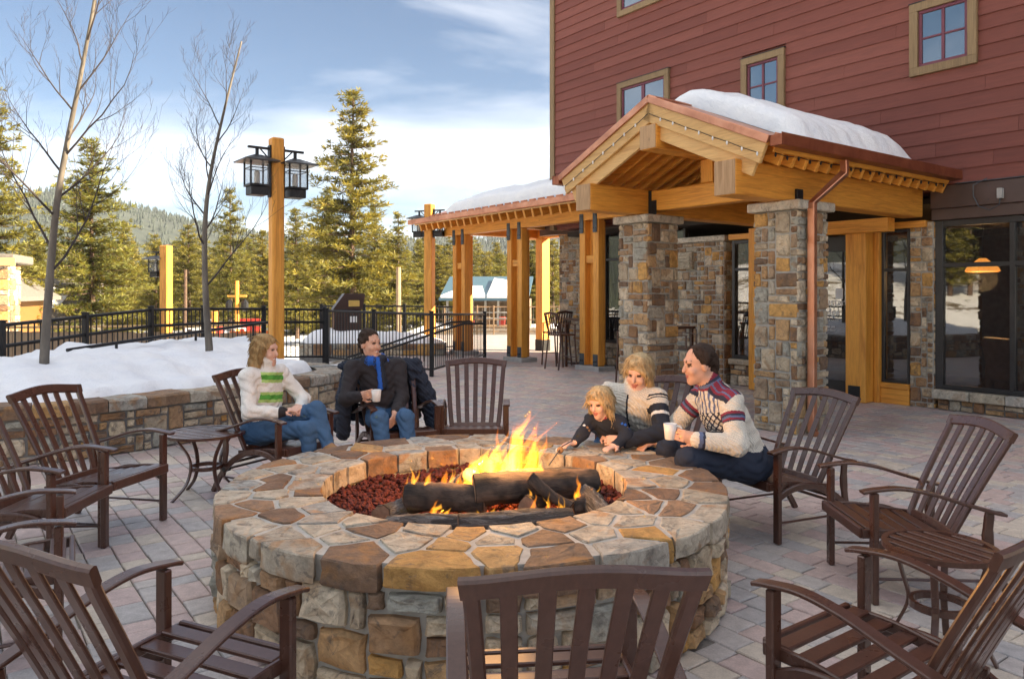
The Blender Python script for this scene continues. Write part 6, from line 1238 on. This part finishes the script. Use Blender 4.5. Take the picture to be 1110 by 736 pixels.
# --- the child
def child_right():
    base = (.84, 5.44, 0); o = thing('person', 'small blonde child in navy cardigan leaning on the stone rim in front of the woman', 'person', base)
    mats = ['fair_skin', 'lips', 'teeth', 'eye_dark', 'navy_wool', 'dark_denim', 'tan_suede', 'wine_knit', 'white_fleece', 'blue_scarf', 'tan_suede']; S = SDF(); hc = (.605, 5.19, .845); hf = (-.62, -.72, -.30); k = .84
    pel, che, nek = (.82, 5.42, .49), (.68, 5.27, .665), (.635, 5.215, .755); shR, shL = (.555, 5.27, .715), (.735, 5.17, .715)
    A = torso(S, pel, che, nek, shL, shR, 4, 5, .66, .04); head(S, hc, hf, k, smile='fair'); S.cone(nek, V3(*hc) - V3(-.01, -.01, .05), .040, .040, 7, .015)
    limb(S, shR, (.49, 5.20, .635), (.43, 5.165, .578), (.044, .038, .033), 4); limb(S, shL, (.775, 5.10, .635), (.69, 5.045, .578), (.044, .038, .033), 4)
    hand(S, (.425, 5.16, .576), (-.7, -.55, -.02), (.0, 0, -1), 0, .72, .35); hand(S, (.69, 5.045, .574), (-.65, -.6, .0), (0, .1, -1), 0, .72, .2, True)
    limb(S, (.77, 5.46, .47), (.80, 5.47, .27), (.82, 5.48, .08), (.062, .048, .038), 5); limb(S, (.88, 5.39, .47), (.90, 5.40, .27), (.91, 5.41, .08), (.062, .048, .038), 5)
    for x, y in ((.82, 5.48), (.91, 5.41)): S.cone((x, y, .045), (x - .06, y - .05, .035), .036, .03, 6, .02)
    def paint(P, fid):
        rg = random.Random(3)
        for c in (V3(.515, 5.185, .69), V3(.775, 5.105, .70)):
            for q in range(13):
                a = q * 2.4; r_ = .010 + .0026 * q; p = c + V3(math.cos(a) * r_, math.cos(a) * -r_ * .4, math.sin(a) * r_); fid[(fid == 4) & (np.linalg.norm(P - p, axis=1) < .0095)] = (8, 9, 10, 7)[q % 4]
        return fid
    skin_mesh('body', S.mesh(.005, [0, 0, 0, 0, .003, .002, 0, .001, .002, .002, .002]), mats, o, base, paint)
    hair('hair', [('e', (0, -.018, .040), (.087, .101, .094)), ('c', (.074, -.004, .02), (.090, .0, -.11), .028, .022), ('c', (-.074, -.004, .02), (-.088, .0, -.11), .028, .022), ('c', (0, -.07, .0), (0, -.07, -.11), .072, .060), ('c', (.01, .066, .090), (.070, .050, .015), .010, .012), ('c', (.01, .066, .090), (-.070, .050, .015), .010, .012)], [((0, .125, -.030), (.066, .088, .092)), ((0, .10, -.13), (.07, .09, .07))], 'blonde_hair', o, base, hc, hf, k, h=.005)
# --- man in the patterned sweater
def man_right():
    base = (1.56, 5.02, 0); o = thing('person', 'man in cream patterned knit sweater leaning forward with a white mug, seen in profile', 'person', base)
    mats = ['skin', 'lips', 'teeth', 'eye_dark', 'cream_knit', 'dark_denim', 'tan_suede', 'wine_knit', 'slate_knit', 'ink_knit']; S = SDF(); hc = (1.225, 4.96, 1.125); hf = (-.97, -.20, -.14)
    pel, che, nek = (1.57, 5.02, .47), (1.405, 5.0, .78), (1.305, 4.98, .995); shL, shR = (1.40, 4.83, .905), (1.30, 5.17, .895)
    A = torso(S, pel, che, nek, shL, shR, 4, 5, 1.10); head(S, hc, hf, 1.03, brow=3, smile=None); S.cone(nek, V3(*hc) - V3(-.015, 0, .05), .060, .057, 0, .02); S.cone(V3(*nek) + V3(.01, 0, -.03), V3(*nek) + V3(-.012, 0, .03), .084, .070, 4, .02)
    aL = (shL, (1.40, 4.70, .655), (1.16, 4.72, .68)); aR = (shR, (1.13, 5.23, .68), (.975, 5.135, .595)); limb(S, *aL, (.074, .066, .050), 4); limb(S, *aR, (.072, .062, .048), 4)
    hand(S, (1.15, 4.72, .685), (-.92, .12, .22), (-.2, .9, 0), 0, 1.03, .75, True); hand(S, (.965, 5.13, .59), (-.85, -.35, -.25), (0, 0, -1), 0, 1.03, .85)
    limb(S, (1.53, 4.90, .47), (1.09, 4.70, .555), (1.27, 4.66, .10), (.100, .072, .053), 5); limb(S, (1.53, 5.12, .47), (1.03, 4.99, .555), (1.20, 4.96, .10), (.100, .072, .053), 5)
    for x, y in ((1.27, 4.66), (1.20, 4.96)): S.cone((x, y, .06), (x - .06, y, .045), .05, .042, 6, .02)
    def paint(P, fid):
        c = fid == 4; up = nrm(V3(*nek) - V3(*che)); hN = (P - V3(*nek)) @ up
        for lo_, hi_, m in ((.045, .08, 7), (.028, .045, 9), (.008, .028, 8), (-.008, .008, 7)): fid[c & (hN > lo_) & (hN < hi_) & (np.linalg.norm(P - V3(*nek), axis=1) < .12)] = m
        for arm in (aL, aR):
            t, d = tparam(P, arm); q = c & (d < .09); dsh = np.linalg.norm(P - V3(*arm[0]), axis=1)
            for lo_, hi_, m in ((.30, .36, 7), (.36, .40, 9), (.40, .45, 8), (.45, .50, 7), (.50, .53, 9), (1.84, 1.9, 9), (1.9, 2.0, 8)): fid[q & (t > lo_) & (t < hi_)] = m
            # band running from the collar over the shoulder
            a = V3(*nek); b_ = V3(*arm[0]); ba = b_ - a; tt = ((P - a) @ ba) / (ba @ ba); off = np.abs((P - a) @ A[1]); w = c & (tt > .25) & (tt < 1.15) & (off < .065) & (hN > -.13); fid[w] = 7; fid[w & (off > .045)] = 9; fid[w & (off > .018) & (off < .03)] = 8
        f_ = (P - V3(*che)) @ A[1]; s_ = (P - V3(*che)) @ A[0]; u_ = (P - V3(*che)) @ A[2]; ch = c & (f_ > .055) & (np.abs(s_) < .15) & (fid == 4); dm = np.mod(np.abs(s_) + u_, .05) + np.mod(np.abs(s_) - u_, .05)
        fid[ch & (u_ > -.02) & (u_ < .10) & (np.mod(s_ + u_, .045) < .014)] = 9; fid[ch & (u_ > -.02) & (u_ < .10) & (np.mod(s_ - u_, .045) < .014)] = 9; fid[ch & (u_ > .10) & (np.mod(s_, .035) < .014)] = 8; fid[ch & (u_ > -.05) & (u_ < -.025)] = 9; fid[ch & (u_ > -.075) & (u_ < -.055)] = 7; fid[ch & (u_ > -.10) & (u_ < -.08)] = 8
        t, d = tparam(P, (pel, che)); hem = c & ((P - V3(*pel)) @ nrm(V3(*che) - V3(*pel)) < .055); fid[hem] = 9
        return fid
    skin_mesh('body', S.mesh(.006, [0, 0, 0, 0, .003, .004, .001, .003, .003, .003]), mats, o, base, paint)
    hair('hair', [('e', (0, -.026, .048), (.081, .096, .087)), ('c', (.074, -.012, .02), (.075, -.004, -.015), .012, .009), ('c', (-.074, -.012, .02), (-.075, -.004, -.015), .012, .009), ('c', (0, -.085, .0), (0, -.08, -.055), .05, .042)], [((0, .140, .065), (.12, .105, .12)), ((.085, .02, -.04), (.03, .04, .05)), ((-.085, .02, -.04), (.03, .04, .05)), ((0, .10, -.08), (.1, .1, .1))], 'brown_hair', o, base, hc, hf, 1.03, length=.022)
for fn in (woman_left, man_left, woman_right, child_right, man_right): fn()
# --- things held
b = NB('mug_china'); b.col((.80, .79, .76)); b.rough(.2)
def mug(label, x, y, z, hd):
    o = thing('mug', label, 'mug', (x, y, z), math.atan2(hd[1], hd[0]), 'white mugs'); mk('cup', lathe([(.030, 0), (.034, .004), (.038, .05), (.043, .10), (.040, .10), (.035, .05), (.030, .012), (.005, .010)], 22), 'mug_china', o, smooth=True); mk('handle', tube(spline([(.037, 0, .085), (.065, 0, .08), (.072, 0, .05), (.060, 0, .025), (.035, 0, .02)], 4), .006, 6), 'mug_china', o, smooth=True)
mug('white mug in the hand of the man with the blue scarf', -1.155, 6.44, .672, (-.85, .3)); mug('white mug in the hand of the man in the patterned sweater', 1.00, 4.78, .672, (.9, -.2))
st_ = thing('roasting_stick', 'thin metal roasting stick held by the child over the rim', 'stick', (.36, 5.09, .585)); mk('rod', tube([(.10, .13, .02), (-.03, -.10, 0), (-.13, -.38, -.06)], .004, 6), 'steel_plate', st_)
mm = thing('marshmallow', 'toasted marshmallow on the stick by the rim of the pit', 'marshmallow', (.31, 4.96, .565)); mk('puff', lathe([(.012, -.026), (.021, -.020), (.023, 0), (.021, .020), (.012, .026)], 14), 'mug_china', mm, smooth=True); mk('scorched_top', lathe([(.0222, .010), (.0222, .021), (.013, .0275)], 14), 'tan_suede', mm, smooth=True); mm.rotation_euler = (R(70), 0, R(20))
# --- coat draped over the chair back of the man with the scarf
cx_, cy_, fx_, fy_, _ = CH['m1']; rz_ = math.atan2(fy_, fx_) - math.pi / 2; Mx = Matrix.Translation((cx_, cy_, 0)) @ Matrix.Rotation(rz_, 4, 'Z'); L_ = lambda x, y, z: tuple(Mx @ Vector((x, y, z)))
S = SDF()
for i in range(8):
    a = -.31 + .0886 * i; b2 = a + .0886; S.cone(L_(a, -.47, .925 + .02 * math.cos(a * 5)), L_(b2, -.47, .925 + .02 * math.cos(b2 * 5)), .032, .032, 0, .03)
for i in range(9):
    a = -.32 + .08 * i; S.cone(L_(a, -.50, .91), L_(a * 1.12, -.53, .40 + .03 * math.sin(i * 2)), .030, .034, 0, .035); S.cone(L_(a, -.43, .91), L_(a * 1.1, -.33, .62), .024, .022, 0, .03)
for s in (-1, 1):
    S.cone(L_(s * .31, -.46, .90), L_(s * .40, -.36, .62), .060, .066, 0, .04); S.cone(L_(s * .40, -.36, .62), L_(s * .43, -.26, .33), .066, .058, 0, .04); S.cone(L_(s * .36, -.44, .80), L_(s * .44, -.42, .36), .05, .05, 0, .04)
co = thing('coat', 'dark navy quilted coat draped over the back of the chair', 'coat', (cx_, cy_, 0)); skin_mesh('cloth', S.mesh(.009, [.007]), ['quilted_navy'], co, (cx_, cy_, 0))
